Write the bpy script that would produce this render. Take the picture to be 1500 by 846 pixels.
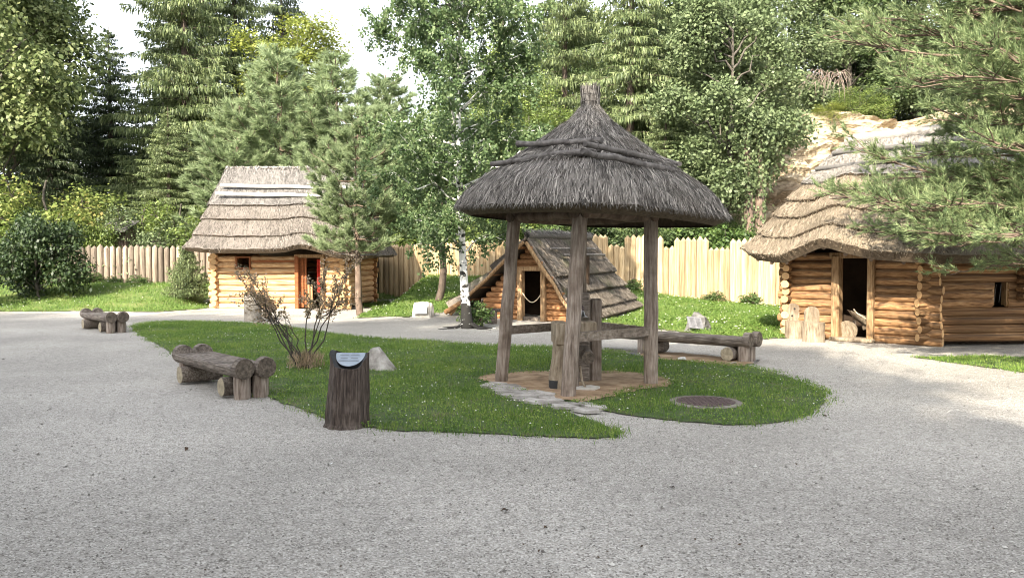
import bpy, math, random
import numpy as np
from mathutils import Vector, Matrix, Euler
C = bpy.context; D = bpy.data; S = C.scene
for o in list(D.objects): D.objects.remove(o)
# ---------------------------------------------------------------- camera, sky, sun, exposure
F, HZ, EYE = 1150.0, 385.0, 1.6
cam = D.objects.new('camera', D.cameras.new('camera')); S.collection.objects.link(cam); S.camera = cam
cam.data.sensor_width = 36; cam.data.lens = F / 1500 * 36; cam.data.clip_end = 2000; cam.data.clip_start = .05
cam.location = (0, 0, EYE); cam.rotation_euler = (math.radians(90) - math.atan((423 - HZ) / F), 0, 0)
SUN_EL = math.radians(34); SX, SY = -.42, -.9075           # direction towards the sun on the ground
w = D.worlds.new('World'); S.world = w; w.use_nodes = True
nt = w.node_tree; bg = nt.nodes['Background']
sky = nt.nodes.new('ShaderNodeTexSky'); sky.sky_type = 'NISHITA'; sky.sun_disc = False
sky.sun_elevation = SUN_EL; sky.sun_rotation = math.atan2(SX, SY); sky.air_density = 1.0; sky.dust_density = 2.5; sky.ozone_density = 1.0
hs = nt.nodes.new('ShaderNodeHueSaturation'); hs.inputs['Saturation'].default_value = .28; nt.links.new(sky.outputs[0], hs.inputs['Color']); nt.links.new(hs.outputs[0], bg.inputs[0]); bg.inputs[1].default_value = .15
sun = D.objects.new('sun', D.lights.new('sun', 'SUN')); S.collection.objects.link(sun)
sun.data.energy = 3.4; sun.data.angle = math.radians(.6); sun.data.color = (1, .90, .74)
sun.rotation_euler = Vector((SX * math.cos(SUN_EL), SY * math.cos(SUN_EL), math.sin(SUN_EL))).to_track_quat('Z', 'Y').to_euler()
S.view_settings.view_transform = 'Standard'; S.view_settings.look = 'None'; S.view_settings.gamma = 1
S.view_settings.exposure = 2.15; S.view_settings.use_curve_mapping = False
S.render.engine = 'CYCLES'
S.cycles.max_bounces = 6; S.cycles.filter_width = 1.0; S.cycles.transparent_max_bounces = 4

# ---------------------------------------------------------------- helpers
def G(px, py, z=0.0):
    d = (EYE - z) * F / (py - HZ); return ((px - 750) / F * d, d)
def P(px, d, z=0.0): return ((px - 750) / F * d, d, z)
def PZ(px, py, d): return ((px - 750) / F * d, d, EYE - (py - HZ) * d / F)
def link(o, parent=None):
    S.collection.objects.link(o)
    if parent is not None: o.parent = parent
    return o
def tag(o, label=None, cat=None, group=None, kind=None):
    if label: o['label'] = label
    if cat: o['category'] = cat
    if group: o['group'] = group
    if kind: o['kind'] = kind
    return o
def empty(name, loc=(0, 0, 0), rz=0, label=None, cat=None, group=None):
    o = D.objects.new(name, None); o.location = loc; o.rotation_euler = (0, 0, rz); o.empty_display_size = .2
    link(o); return tag(o, label, cat, group)
class MB:
    def __init__(s): s.v = []; s.n = 0; s.f = []
    def add(s, v, faces, mi=0, smooth=False):
        v = np.array(v, dtype=np.float64).reshape(-1, 3)
        if isinstance(faces, np.ndarray): faces = [faces]
        for fa in faces: s.f.append((np.asarray(fa, dtype=np.int64) + s.n, mi, smooth))
        s.v.append(v); s.n += len(v)
        return s
    def mesh(s, name, mats):
        me = D.meshes.new(name); V = np.concatenate(s.v)
        loops = np.concatenate([f.ravel() for f, _, _ in s.f])
        tot = np.concatenate([np.full(len(f), f.shape[1]) for f, _, _ in s.f])
        st = np.concatenate([[0], np.cumsum(tot)[:-1]])
        me.vertices.add(len(V)); me.loops.add(len(loops)); me.polygons.add(len(tot))
        me.vertices.foreach_set('co', V.astype(np.float32).ravel())
        me.loops.foreach_set('vertex_index', loops.astype(np.int32))
        me.polygons.foreach_set('loop_start', st.astype(np.int32))
        me.polygons.foreach_set('loop_total', tot.astype(np.int32))
        me.polygons.foreach_set('material_index', np.concatenate([np.full(len(f), m) for f, m, _ in s.f]).astype(np.int32))
        me.polygons.foreach_set('use_smooth', np.concatenate([np.full(len(f), q) for f, _, q in s.f]).astype(bool))
        for m in (mats if isinstance(mats, (list, tuple)) else [mats]): me.materials.append(m)
        me.update(calc_edges=True); return me
    def build(s, name, mats, parent=None, **k):
        return tag(link(D.objects.new(name, s.mesh(name, mats)), parent), **k)
    def box(s, c, size, rz=0, mi=0, taper=1.0, tilt=None, bev=0.0):
        x, y, z = [q / 2 for q in size]
        if bev:
            b = min(bev, x * .9, y * .9, z * .9)
            ring = [(x - b, -y), (x, -y + b), (x, y - b), (x - b, y), (-x + b, y), (-x, y - b), (-x, -y + b), (-x + b, -y)]
            ins = [(x - b, -y + b)] * 2 + [(x - b, y - b)] * 2 + [(-x + b, y - b)] * 2 + [(-x + b, -y + b)] * 2
            v = [(p[0], p[1], -z + b) for p in ring] + [(p[0], p[1], z - b) for p in ring]
            t = [(x - b, -y + b, z), (x - b, y - b, z), (-x + b, y - b, z), (-x + b, -y + b, z)]
            v += t + [(p[0], p[1], -z) for p in t]
            q = [(i, (i + 1) % 8, 8 + (i + 1) % 8, 8 + i) for i in range(8)]
            q += [(16, 17, 18, 19), (20, 23, 22, 21)]
            tri = []
            for k in range(4):
                a, b2 = 2 * k, 2 * k + 1; nx = (2 * k + 2) % 8
                tri += [(8 + a, 8 + b2, 16 + k), (b2, a, 20 + k)]
                q += [(8 + b2, 8 + nx, 16 + (k + 1) % 4, 16 + k), (nx, b2, 20 + k, 20 + (k + 1) % 4)]
            V = np.array(v); fa = [np.array(q), np.array(tri)]
        else:
            V = np.array([(i, j, k) for k in (-z, z) for i, j in ((-x, -y), (x, -y), (x, y), (-x, y))])
            fa = [np.array([(0, 3, 2, 1), (4, 5, 6, 7), (0, 1, 5, 4), (1, 2, 6, 5), (2, 3, 7, 6), (3, 0, 4, 7)])]
        if taper != 1: V[V[:, 2] > 0, :2] *= taper
        M = Matrix.Rotation(rz, 3, 'Z')
        if tilt: M = M @ Euler(tilt).to_matrix()
        V = V @ np.array(M).T + np.array(c)
        return s.add(V, fa, mi)
    def tube(s, path, rad, sides=8, mi=0, cap=1, capmi=None, noise=0, seed=0, smooth=True, squash=None, phase=0):
        p = np.asarray(path, float); n = len(p); rad = np.broadcast_to(np.asarray(rad, float), (n,))
        t = np.gradient(p, axis=0); t /= np.linalg.norm(t, axis=1)[:, None] + 1e-9
        m = t.mean(0); up = np.array([0, 0, 1.]) if abs(m[2]) < .8 * np.linalg.norm(m) + 1e-9 else np.array([0, 1., 0])
        a = np.cross(t, up); a /= np.linalg.norm(a, axis=1)[:, None] + 1e-9; b = np.cross(a, t)
        th = np.arange(sides) * 2 * math.pi / sides + phase
        rr = rad[:, None] * np.ones((1, sides))
        if noise:
            g = np.random.default_rng(seed); base = 1 + noise * g.normal(size=(1, sides)) * .7
            rr = rr * (base + noise * .5 * g.normal(size=(n, sides)))
        ca, cb = np.cos(th) * rr, np.sin(th) * rr
        if squash: cb = cb * squash
        V = p[:, None, :] + a[:, None, :] * ca[..., None] + b[:, None, :] * cb[..., None]
        i = np.arange(n - 1)[:, None] * sides; j = np.arange(sides)[None, :]; j2 = (j + 1) % sides
        q = np.stack([i + j, i + j2, i + sides + j2, i + sides + j], -1).reshape(-1, 4)[:, ::-1]
        s.add(V.reshape(-1, 3), q, mi, smooth)
        if cap:
            cm = mi if capmi is None else capmi
            s.add(V[0], np.arange(sides)[None, :], cm); s.add(V[-1], np.arange(sides)[None, ::-1], cm)
        return s
    def leaves(s, c, d, side, L, W, mi=0, base=.5):
        L = np.broadcast_to(L, (len(c),))[:, None]; W = np.broadcast_to(W, (len(c),))[:, None]
        V = np.stack([c - d * L * base, c + side * W / 2, c + d * L * (1 - base), c - side * W / 2], 1)
        n = len(c); return s.add(V.reshape(-1, 3), np.arange(4 * n).reshape(n, 4), mi)
    def needles(s, c, d, side, L, W, mi=0):
        L = np.broadcast_to(L, (len(c),))[:, None]; W = np.broadcast_to(W, (len(c),))[:, None]
        V = np.stack([c - side * W / 2, c + side * W / 2, c + d * L], 1)
        n = len(c); return s.add(V.reshape(-1, 3), np.arange(3 * n).reshape(n, 3), mi)
    def sheet(s, poly, z=0, mi=0, skirt=0):
        n = len(poly); v = [(p[0], p[1], p[2] if len(p) > 2 else z) for p in poly]
        s.add(v, np.arange(n)[None, :], mi)
        if skirt:
            v2 = v + [(p[0], p[1], p[2] - skirt) for p in v]
            s.add(v2, np.array([(i, n + i, n + (i + 1) % n, (i + 1) % n) for i in range(n)]), mi)
        return s
def unit(v): return v / (np.linalg.norm(v, axis=-1, keepdims=True) + 1e-9)
def rdir(g, n): return unit(g.normal(size=(n, 3)))
def perp(d, g): return unit(np.cross(d, rdir(g, len(d))))
def inpoly(x, y, poly):
    r = np.zeros(x.shape, bool); n = len(poly)
    for i in range(n):
        x1, y1 = poly[i]; x2, y2 = poly[(i + 1) % n]
        if y1 == y2: continue
        c = ((y1 > y) != (y2 > y)) & (x < (x2 - x1) * (y - y1) / (y2 - y1) + x1); r ^= c
    return r
def sm(a, b, x): t = np.clip((np.asarray(x, float) - a) / (b - a), 0, 1); return t * t * (3 - 2 * t)
def hgt(x, y):
    x = np.asarray(x, float); y = np.asarray(y, float)
    A = np.interp(x, [-60, -11, -6, -1, 3.8, 6, 9.5, 60], [.7, .7, 1.1, 1.05, .8, .4, 0, 0])
    st = np.interp(x, [-12, -6.5, -5], [25.5, 25.5, 21])
    hut = sm(-12.6, -11.4, x) * (1 - sm(-4.6, -3.2, x)) * (1 - sm(31.5, 33.5, y))
    far = 2.2 * sm(36, 60, y) * (1 - sm(6, 12, x)) + .04 * np.clip(y - 60, 0, 300)
    return A * sm(0, 1, (y - st) / (32 - st)) * (1 - hut) + far
def wav(n):   # cheap 2D value noise from sines
    def f(x, y): return sum(math.sin(x * a + y * b + c) for a, b, c in n) / len(n)
    return f

# ---------------------------------------------------------------- materials
def mat(name, cols, scale=5, stretch=(1, 1, 1), rough=.85, bump=.0, bscale=None, island=0, obj=0, detail=5, spec=.3, trans=0, big=None, dist=0.0, patch=None, metal=0, bdist=.02, pos=None, coord='Object'):
    m = D.materials.new(name); m.use_nodes = True; t = m.node_tree; N = t.nodes.new; K = t.links.new
    b = t.nodes['Principled BSDF']; b.inputs['Roughness'].default_value = rough; b.inputs['Specular IOR Level'].default_value = spec
    b.inputs['Metallic'].default_value = metal
    tc = N('ShaderNodeTexCoord'); mp = N('ShaderNodeMapping'); mp.inputs['Scale'].default_value = stretch; K(tc.outputs[coord], mp.inputs[0])
    vec = mp.outputs[0]
    oi = N('ShaderNodeObjectInfo')
    if obj:
        ad = N('ShaderNodeVectorMath'); ad.operation = 'ADD'; K(vec, ad.inputs[0])
        ml = N('ShaderNodeMath'); ml.operation = 'MULTIPLY'; K(oi.outputs['Random'], ml.inputs[0]); ml.inputs[1].default_value = 37.0
        K(ml.outputs[0], ad.inputs[1]); vec = ad.outputs[0]
    nz = N('ShaderNodeTexNoise'); nz.inputs['Scale'].default_value = scale; nz.inputs['Detail'].default_value = detail; nz.inputs['Roughness'].default_value = .62
    nz.inputs['Distortion'].default_value = dist; K(vec, nz.inputs['Vector'])
    cr = N('ShaderNodeValToRGB'); e = cr.color_ramp.elements; n = len(cols)
    while len(e) < n: e.new(.5)
    for i, c in enumerate(cols): e[i].position = pos[i] if pos else .3 + .4 * i / max(1, n - 1); e[i].color = (*c, 1)
    fac = nz.outputs['Fac']
    geo = N('ShaderNodeNewGeometry')
    if island:
        mx = N('ShaderNodeMix'); mx.inputs[0].default_value = island; K(fac, mx.inputs[2])
        mr = N('ShaderNodeMapRange'); mr.inputs[3].default_value = .25; mr.inputs[4].default_value = .75
        K(geo.outputs['Random Per Island'], mr.inputs[0]); K(mr.outputs[0], mx.inputs[3]); fac = mx.outputs[0]
    K(fac, cr.inputs[0]); col = cr.outputs[0]
    if patch:   # patch = (colour, scale, lo, hi, amount): a stain of its own shape
        n2 = N('ShaderNodeTexNoise'); n2.inputs['Scale'].default_value = patch[1]; n2.inputs['Detail'].default_value = 4; K(tc.outputs['Object'], n2.inputs['Vector'])
        r2 = N('ShaderNodeMapRange'); r2.inputs[1].default_value = patch[2]; r2.inputs[2].default_value = patch[3]; r2.inputs[4].default_value = patch[4]
        K(n2.outputs['Fac'], r2.inputs[0]); m2 = N('ShaderNodeMix'); m2.data_type = 'RGBA'
        K(r2.outputs[0], m2.inputs[0]); K(col, m2.inputs[6]); m2.inputs[7].default_value = (*patch[0], 1); col = m2.outputs[2]
    if obj:
        hv = N('ShaderNodeHueSaturation'); mr = N('ShaderNodeMapRange'); mr.inputs[3].default_value = 1 - obj; mr.inputs[4].default_value = 1 + obj
        K(oi.outputs['Random'], mr.inputs[0]); K(mr.outputs[0], hv.inputs['Value']); K(col, hv.inputs['Color']); col = hv.outputs[0]
    K(col, b.inputs['Base Color'])
    if bump:
        nb = nz
        if bscale:
            nb = N('ShaderNodeTexNoise'); nb.inputs['Scale'].default_value = bscale; nb.inputs['Detail'].default_value = 4; K(vec, nb.inputs['Vector'])
        bp = N('ShaderNodeBump'); bp.inputs['Strength'].default_value = bump; bp.inputs['Distance'].default_value = bdist
        K(nb.outputs['Fac'], bp.inputs['Height']); K(bp.outputs[0], b.inputs['Normal'])
    if trans:
        tr = N('ShaderNodeBsdfTranslucent'); ms = N('ShaderNodeMixShader'); ms.inputs[0].default_value = trans
        K(col, tr.inputs[0]); K(b.outputs[0], ms.inputs[1]); K(tr.outputs[0], ms.inputs[2]); K(ms.outputs[0], t.nodes['Material Output'].inputs[0])
    return m
def leafmat(name, cols, trans=.35, rough=.5, island=.65, scale=.7, spec=.35): return mat(name, cols, scale=scale, island=island, trans=trans, rough=rough, spec=spec, detail=3)
M = {}
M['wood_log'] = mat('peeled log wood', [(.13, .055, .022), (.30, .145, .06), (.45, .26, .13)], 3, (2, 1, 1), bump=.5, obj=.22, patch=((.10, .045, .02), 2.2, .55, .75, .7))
M['wood_sunlit'] = mat('sunlit peeled log wood', [(.24, .11, .045), (.50, .31, .155), (.66, .50, .31)], 3, (2, 1, 1), bump=.5, obj=.2, patch=((.16, .07, .03), 2.2, .52, .72, .7))  # sun glare put into the colour as a paler log wood
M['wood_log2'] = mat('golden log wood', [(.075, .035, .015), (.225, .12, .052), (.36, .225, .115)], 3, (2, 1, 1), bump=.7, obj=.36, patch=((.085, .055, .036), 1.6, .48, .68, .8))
M['log_end'] = mat('cut log end', [(.28, .15, .06), (.50, .31, .15), (.62, .44, .24)], 14, bump=.4, obj=.2)
M['wood_red'] = mat('red brown wood', [(.14, .045, .018), (.30, .11, .04)], 4, (1, 1, 8), bump=.4, obj=.15)
M['wood_frame'] = mat('door frame wood', [(.13, .07, .032), (.28, .175, .09), (.40, .28, .165)], 4, (8, 8, 1), bump=.5, obj=.12)
M['wood_grey'] = mat('weathered grey wood', [(.05, .04, .032), (.17, .14, .115), (.31, .27, .23)], 5, (1, 9, 9), bump=.8, bscale=9, obj=.12, patch=((.045, .034, .026), 3, .52, .7, .8))
M['post_grey'] = mat('weathered post wood', [(.09, .065, .05), (.23, .185, .15), (.35, .30, .255)], 4, (9, 9, .9), bump=.8, obj=.1, patch=((.10, .07, .05), 4, .5, .68, .7))
M['wood_dark'] = mat('dark weathered wood', [(.02, .015, .012), (.07, .052, .042), (.15, .12, .10)], 6, (9, 9, .8), bump=1.0, bdist=.04, patch=((.22, .18, .15), 3, .6, .72, .5))
M['end_grey'] = mat('weathered log end', [(.035, .028, .022), (.10, .08, .062), (.19, .155, .12)], 22, bump=.7, obj=.1)
M['end_pale'] = mat('pale sawn log end', [(.18, .15, .10), (.36, .31, .22)], 18, bump=.5)
M['pole_dark'] = mat('dark roof pole bark', [(.04, .035, .032), (.11, .10, .093), (.18, .165, .155)], 9, bump=.6, obj=.1)
M['pole_pale'] = mat('pale bleached pole', [(.50, .48, .44), (.74, .72, .68)], 6, (1, 8, 8), bump=.3)
M['pole_grey'] = mat('grey bleached pole', [(.07, .066, .062), (.15, .143, .135)], 6, (1, 8, 8), bump=.3)
M['thatch_grey'] = mat('grey reed thatch', [(.028, .025, .022), (.15, .137, .123), (.42, .39, .35)], 26, (1, 1, 1), bump=.9, island=.88, bdist=.03, patch=((.08, .065, .05), 1.6, .5, .7, .5))
M['thatch_brown'] = mat('brown reed thatch', [(.09, .068, .045), (.22, .18, .13), (.36, .30, .225)], 22, bump=.9, island=.7, bdist=.03, patch=((.12, .10, .07), .9, .5, .7, .6))
M['thatch_pale'] = mat('bleached reed thatch', [(.11, .10, .088), (.235, .217, .195), (.36, .338, .305)], 22, bump=.9, island=.7, bdist=.03)
M['thatch_red'] = mat('warm brown reed thatch', [(.058, .05, .043), (.145, .126, .108), (.24, .215, .188)], 22, bump=.9, island=.7, bdist=.03)
M['thatch_cap'] = mat('grey ridge thatch', [(.06, .055, .05), (.145, .135, .125), (.24, .225, .21)], 22, bump=.9, island=.7, bdist=.03)
M['thatch_moss'] = mat('mossy grey thatch', [(.045, .037, .03), (.13, .11, .09), (.24, .21, .175)], 22, bump=.9, island=.7, bdist=.03, patch=((.08, .085, .045), 1.2, .55, .68, .6))
M['under'] = mat('shaded roof underside', [(.05, .036, .024), (.12, .09, .06)], 20, (1, 1, 1), bump=.6)  # thatch colour darkened for the shade of course edges and undersides
M['stake_log'] = mat('palisade log wood', [(.075, .055, .042), (.20, .16, .12), (.31, .26, .20)], 3, (6, 6, .8), bump=.5, obj=.42, patch=((.10, .055, .035), 1.6, .5, .72, .75))
M['stake_pale'] = mat('pale palisade wood', [(.20, .135, .07), (.35, .255, .145), (.45, .35, .225)], 3, (7, 7, .8), bump=.4, obj=.30, patch=((.20, .125, .065), 1.4, .50, .70, .75))
M['dirt'] = mat('bare sandy dirt', [(.15, .095, .055), (.28, .19, .115), (.40, .30, .20)], 4, bump=.8, bscale=30)
M['stone'] = mat('grey rock', [(.04, .038, .036), (.10, .097, .093), (.17, .165, .16)], 5, (1, 1, 2.5), bump=1, bdist=.05)
M['stone_pale'] = mat('pale limestone', [(.28, .255, .21), (.46, .435, .39), (.58, .56, .53)], 4, bump=.6)
M['slab'] = mat('flat path stone', [(.16, .145, .13), (.29, .27, .245), (.42, .40, .37)], 7, bump=.7, obj=.25)
M['plaque'] = mat('engraved grey plate', [(.13, .13, .14), (.18, .18, .19)], 30, rough=.5, bump=.05)
M['plaque_white'] = mat('white plate', [(.58, .58, .57), (.68, .68, .67)], 30, rough=.4)
M['print'] = mat('dark print', [(.05, .05, .055), (.08, .08, .085)], 30)
M['steel_board'] = mat('pale blue board', [(.22, .26, .30), (.30, .345, .39)], 12, rough=.4)
M['black'] = mat('black paint', [(.015, .015, .015), (.03, .03, .03)], 12, rough=.6)
M['iron'] = mat('rusty iron cover', [(.035, .026, .026), (.09, .062, .06), (.15, .11, .10)], 30, rough=.7, bump=.8)
M['concrete'] = mat('rough concrete', [(.11, .098, .082), (.20, .18, .155), (.28, .26, .23)], 12, bump=.8, patch=((.09, .075, .06), 3, .5, .7, .6))
M['steel'] = mat('bare steel', [(.45, .45, .46), (.6, .6, .6)], 10, rough=.3, metal=1)
M['rope'] = mat('rope', [(.42, .35, .24), (.60, .52, .38)], 30)
M['cloth_red'] = mat('red cloth', [(.35, .02, .012), (.55, .05, .03)], 3)
M['room_shade'] = mat('room shade boards', [(.02, .013, .008), (.05, .03, .018)], 3)  # near-black stands in for the darkness inside the rooms
M['seat_wood'] = mat('pale carved stump', [(.11, .08, .055), (.23, .185, .13), (.33, .275, .21)], 5, (5, 5, 1), bump=.5, patch=((.11, .08, .055), 3, .52, .7, .7))
M['bark_pine'] = mat('pine bark', [(.05, .036, .028), (.14, .10, .075), (.23, .175, .135)], 7, (1, 1, .4), bump=1, bdist=.04)
M['bark_spruce'] = mat('spruce bark', [(.05, .038, .03), (.13, .10, .08)], 8, (1, 1, .4), bump=1)
M['bark_grey'] = mat('grey bark', [(.045, .04, .033), (.12, .105, .085)], 8, (1, 1, .4), bump=1)
M['twig'] = mat('brown twig', [(.06, .045, .035), (.15, .115, .09)], 20)
M['twig_dark'] = mat('dark twig', [(.03, .026, .022), (.085, .07, .058)], 20)
# birch bark: white with dark cross bands of its own, darker near the root
m = mat('birch bark', [(.55, .54, .50), (.78, .77, .73)], 6, bump=.4); M['bark_birch'] = m
t = m.node_tree; b = t.nodes['Principled BSDF']; src = b.inputs['Base Color'].links[0].from_socket
tc = t.nodes.new('ShaderNodeTexCoord'); mp = t.nodes.new('ShaderNodeMapping'); mp.inputs['Scale'].default_value = (5, 5, 9); t.links.new(tc.outputs['Object'], mp.inputs[0])
nz = t.nodes.new('ShaderNodeTexNoise'); nz.inputs['Scale'].default_value = 1.3; nz.inputs['Detail'].default_value = 5; t.links.new(mp.outputs[0], nz.inputs['Vector'])
sx = t.nodes.new('ShaderNodeSeparateXYZ'); t.links.new(tc.outputs['Object'], sx.inputs[0])
mr = t.nodes.new('ShaderNodeMapRange'); mr.inputs[1].default_value = .1; mr.inputs[2].default_value = 1.3; mr.inputs[3].default_value = .22; mr.inputs[4].default_value = 0; t.links.new(sx.outputs['Z'], mr.inputs[0])
ad = t.nodes.new('ShaderNodeMath'); ad.operation = 'ADD'; t.links.new(nz.outputs['Fac'], ad.inputs[0]); t.links.new(mr.outputs[0], ad.inputs[1])
r2 = t.nodes.new('ShaderNodeMapRange'); r2.inputs[1].default_value = .54; r2.inputs[2].default_value = .58; t.links.new(ad.outputs[0], r2.inputs[0])
mx = t.nodes.new('ShaderNodeMix'); mx.data_type = 'RGBA'; mx.inputs[7].default_value = (.03, .028, .025, 1)
t.links.new(r2.outputs[0], mx.inputs[0]); t.links.new(src, mx.inputs[6]); t.links.new(mx.outputs[2], b.inputs['Base Color'])
# leaves
M['needle_spruce'] = leafmat('spruce sprays', [(.055, .085, .032), (.14, .18, .075), (.27, .315, .14)], .35)
M['needle_shade'] = leafmat('shaded spruce sprays', [(.03, .05, .026), (.07, .10, .045), (.13, .165, .075)], .3)  # spruce colour darkened to stand for forest shade
M['needle_pine'] = leafmat('pale pine needles', [(.13, .18, .09), (.26, .33, .165), (.40, .46, .27)], .4)
M['needle_near'] = leafmat('pine needles', [(.08, .13, .06), (.22, .29, .13), (.40, .45, .23)], .4, scale=1.6)
M['leaf_big'] = leafmat('broad leaves', [(.06, .09, .03), (.15, .19, .07), (.30, .33, .15)], .4)
M['leaf_birch'] = leafmat('birch leaves', [(.045, .08, .03), (.105, .165, .065), (.21, .265, .12)], .4)
M['leaf_light'] = leafmat('light green leaves', [(.07, .11, .025), (.15, .21, .05), (.26, .30, .09)], .4)
M['leaf_yellow'] = leafmat('yellow green leaves', [(.10, .13, .025), (.20, .24, .045), (.33, .34, .08)], .4)
M['leaf_grey'] = leafmat('grey green leaves', [(.055, .08, .032), (.12, .16, .07), (.21, .25, .13)], .35, rough=.55)
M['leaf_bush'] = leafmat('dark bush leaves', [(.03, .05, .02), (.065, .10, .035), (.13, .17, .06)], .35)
M['leaf_orange'] = mat('green and rust shrub leaves', [(.07, .11, .03), (.15, .20, .05), (.24, .27, .08), (.34, .19, .07)], .45, island=.45, trans=.4, rough=.5, detail=3, pos=[.3, .45, .58, .72])
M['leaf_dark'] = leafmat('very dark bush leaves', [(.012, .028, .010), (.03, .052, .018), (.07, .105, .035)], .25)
M['wood_rail'] = mat('grey rail wood', [(.07, .055, .042), (.18, .145, .115), (.28, .24, .20)], 4, (1.1, 6, 6), bump=.4, patch=((.07, .05, .036), 4, .52, .7, .6))
M['leaf_rose'] = leafmat('thin rose leaves', [(.14, .13, .06), (.36, .27, .17), (.52, .38, .28)], .35, scale=1.5)
M['leaf_vine'] = leafmat('vine leaves', [(.03, .06, .015), (.07, .12, .03), (.13, .18, .05)], .3)
M['blade'] = mat('grass blades', [(.06, .12, .02), (.13, .23, .038), (.30, .37, .085)], .8, island=.6, trans=.4, rough=.55, detail=3, pos=[.34, .5, .68])
M['blade_sun'] = mat('sunlit grass blades', [(.05, .105, .018), (.11, .19, .035), (.20, .27, .07)], .6, island=.7, trans=.35, rough=.55, detail=3)  # separate copy of the blade colours for the sunlit lawns
M['lawn'] = mat('lawn soil and thatch', [(.035, .06, .018), (.06, .09, .03), (.11, .10, .05)], 3, bump=.6, bscale=60)
M['lawn_sun'] = mat('sunlit lawn soil', [(.06, .10, .025), (.11, .15, .04), (.18, .18, .07)], 1.2, bump=.6, bscale=60)  # sunlight put into the colour: lighter copy of the lawn soil
M['clover'] = mat('clover flowers', [(.62, .62, .55), (.78, .78, .72)], 5)
M['forest'] = mat('forest floor', [(.02, .018, .01), (.05, .045, .02)], 1)
M['cliff'] = mat('sandy cliff', [(.17, .125, .075), (.36, .29, .195), (.50, .43, .32)], 1.6, (1, 1, 2.6), bump=1, bscale=6, bdist=.12, patch=((.15, .105, .065), .6, .50, .62, .85), dist=.6)
M['brown_leaf'] = mat('dry brown leaf', [(.035, .022, .014), (.09, .055, .03)], 20)
# gravel: stones of two sizes as relief, grains of their own colours
m = D.materials.new('gravel'); M['gravel'] = m; m.use_nodes = True; t = m.node_tree; N = t.nodes.new; K = t.links.new; b = t.nodes['Principled BSDF']
b.inputs['Roughness'].default_value = .9; b.inputs['Specular IOR Level'].default_value = .2
tc = N('ShaderNodeTexCoord')
v1 = N('ShaderNodeTexVoronoi'); v1.inputs['Scale'].default_value = 105; K(tc.outputs['Object'], v1.inputs['Vector'])
v2 = N('ShaderNodeTexVoronoi'); v2.inputs['Scale'].default_value = 40; K(tc.outputs['Object'], v2.inputs['Vector'])
cr = N('ShaderNodeValToRGB'); e = cr.color_ramp.elements
for i, (p_, c_) in enumerate([(0, (.13, .115, .10)), (.2, (.30, .28, .25)), (.7, (.39, .368, .33)), (1, (.56, .535, .49))]):
    if i > 1: e.new(.5)
for i, (p_, c_) in enumerate([(0, (.13, .115, .10)), (.2, (.30, .28, .25)), (.7, (.39, .368, .33)), (1, (.56, .535, .49))]):
    e[i].position = p_; e[i].color = (*c_, 1)
sp = N('ShaderNodeSeparateColor'); K(v1.outputs['Color'], sp.inputs[0]); K(sp.outputs[0], cr.inputs[0])
nz = N('ShaderNodeTexNoise'); nz.inputs['Scale'].default_value = .35; nz.inputs['Detail'].default_value = 5; K(tc.outputs['Object'], nz.inputs['Vector'])
mr = N('ShaderNodeMapRange'); mr.inputs[1].default_value = .3; mr.inputs[2].default_value = .7; mr.inputs[3].default_value = .76; mr.inputs[4].default_value = 1.20; K(nz.outputs['Fac'], mr.inputs[0])
n3 = N('ShaderNodeTexNoise'); n3.inputs['Scale'].default_value = 9; n3.inputs['Detail'].default_value = 8; n3.inputs['Roughness'].default_value = .75; K(tc.outputs['Object'], n3.inputs['Vector'])
m3 = N('ShaderNodeMapRange'); m3.inputs[1].default_value = .3; m3.inputs[2].default_value = .62; m3.inputs[3].default_value = .78; m3.inputs[4].default_value = 1.06; K(n3.outputs['Fac'], m3.inputs[0])
mm = N('ShaderNodeMath'); mm.operation = 'MULTIPLY'; K(mr.outputs[0], mm.inputs[0]); K(m3.outputs[0], mm.inputs[1])
hv = N('ShaderNodeHueSaturation'); K(mm.outputs[0], hv.inputs['Value']); K(cr.outputs[0], hv.inputs['Color']); K(hv.outputs[0], b.inputs['Base Color'])
a1 = N('ShaderNodeMath'); a1.operation = 'ADD'; K(v1.outputs['Distance'], a1.inputs[0]); K(v2.outputs['Distance'], a1.inputs[1])
a2 = N('ShaderNodeMath'); a2.operation = 'ADD'; K(a1.outputs[0], a2.inputs[0]); K(n3.outputs['Fac'], a2.inputs[1])
bp = N('ShaderNodeBump'); bp.inputs['Strength'].default_value = .7; bp.inputs['Distance'].default_value = .012; bp.invert = False; K(a2.outputs[0], bp.inputs['Height']); K(bp.outputs[0], b.inputs['Normal'])
M['pebble'] = mat('loose pebbles', [(.11, .10, .09), (.33, .31, .28), (.52, .50, .46)], 30, island=.8)

# ---------------------------------------------------------------- ground
xs = np.unique(np.concatenate([np.linspace(-400, -40, 13), np.linspace(-40, 40, 161), np.linspace(40, 400, 13)]))
ys = np.unique(np.concatenate([np.linspace(-300, -20, 9), np.linspace(-20, 70, 181), np.linspace(70, 600, 14)]))
X, Y = np.meshgrid(xs, ys); Z = hgt(X, Y)
nx, ny = len(xs), len(ys); i = np.arange(nx * ny).reshape(ny, nx)
q = np.stack([i[:-1, :-1], i[:-1, 1:], i[1:, 1:], i[1:, :-1]], -1).reshape(-1, 4)
fx = (X[:-1, :-1] + X[1:, 1:]).ravel() / 2; fy = (Y[:-1, :-1] + Y[1:, 1:]).ravel() / 2
forest = (fy > 33.3) | (fy < -7) | (np.abs(fx) > 24)
g_ = MB(); g_.add(np.stack([X.ravel(), Y.ravel(), Z.ravel()], 1), [q[~forest]], 0, True); g_.f.append((q[forest], 1, True))
g_.build('ground', [M['gravel'], M['forest']], kind='structure')

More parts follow.
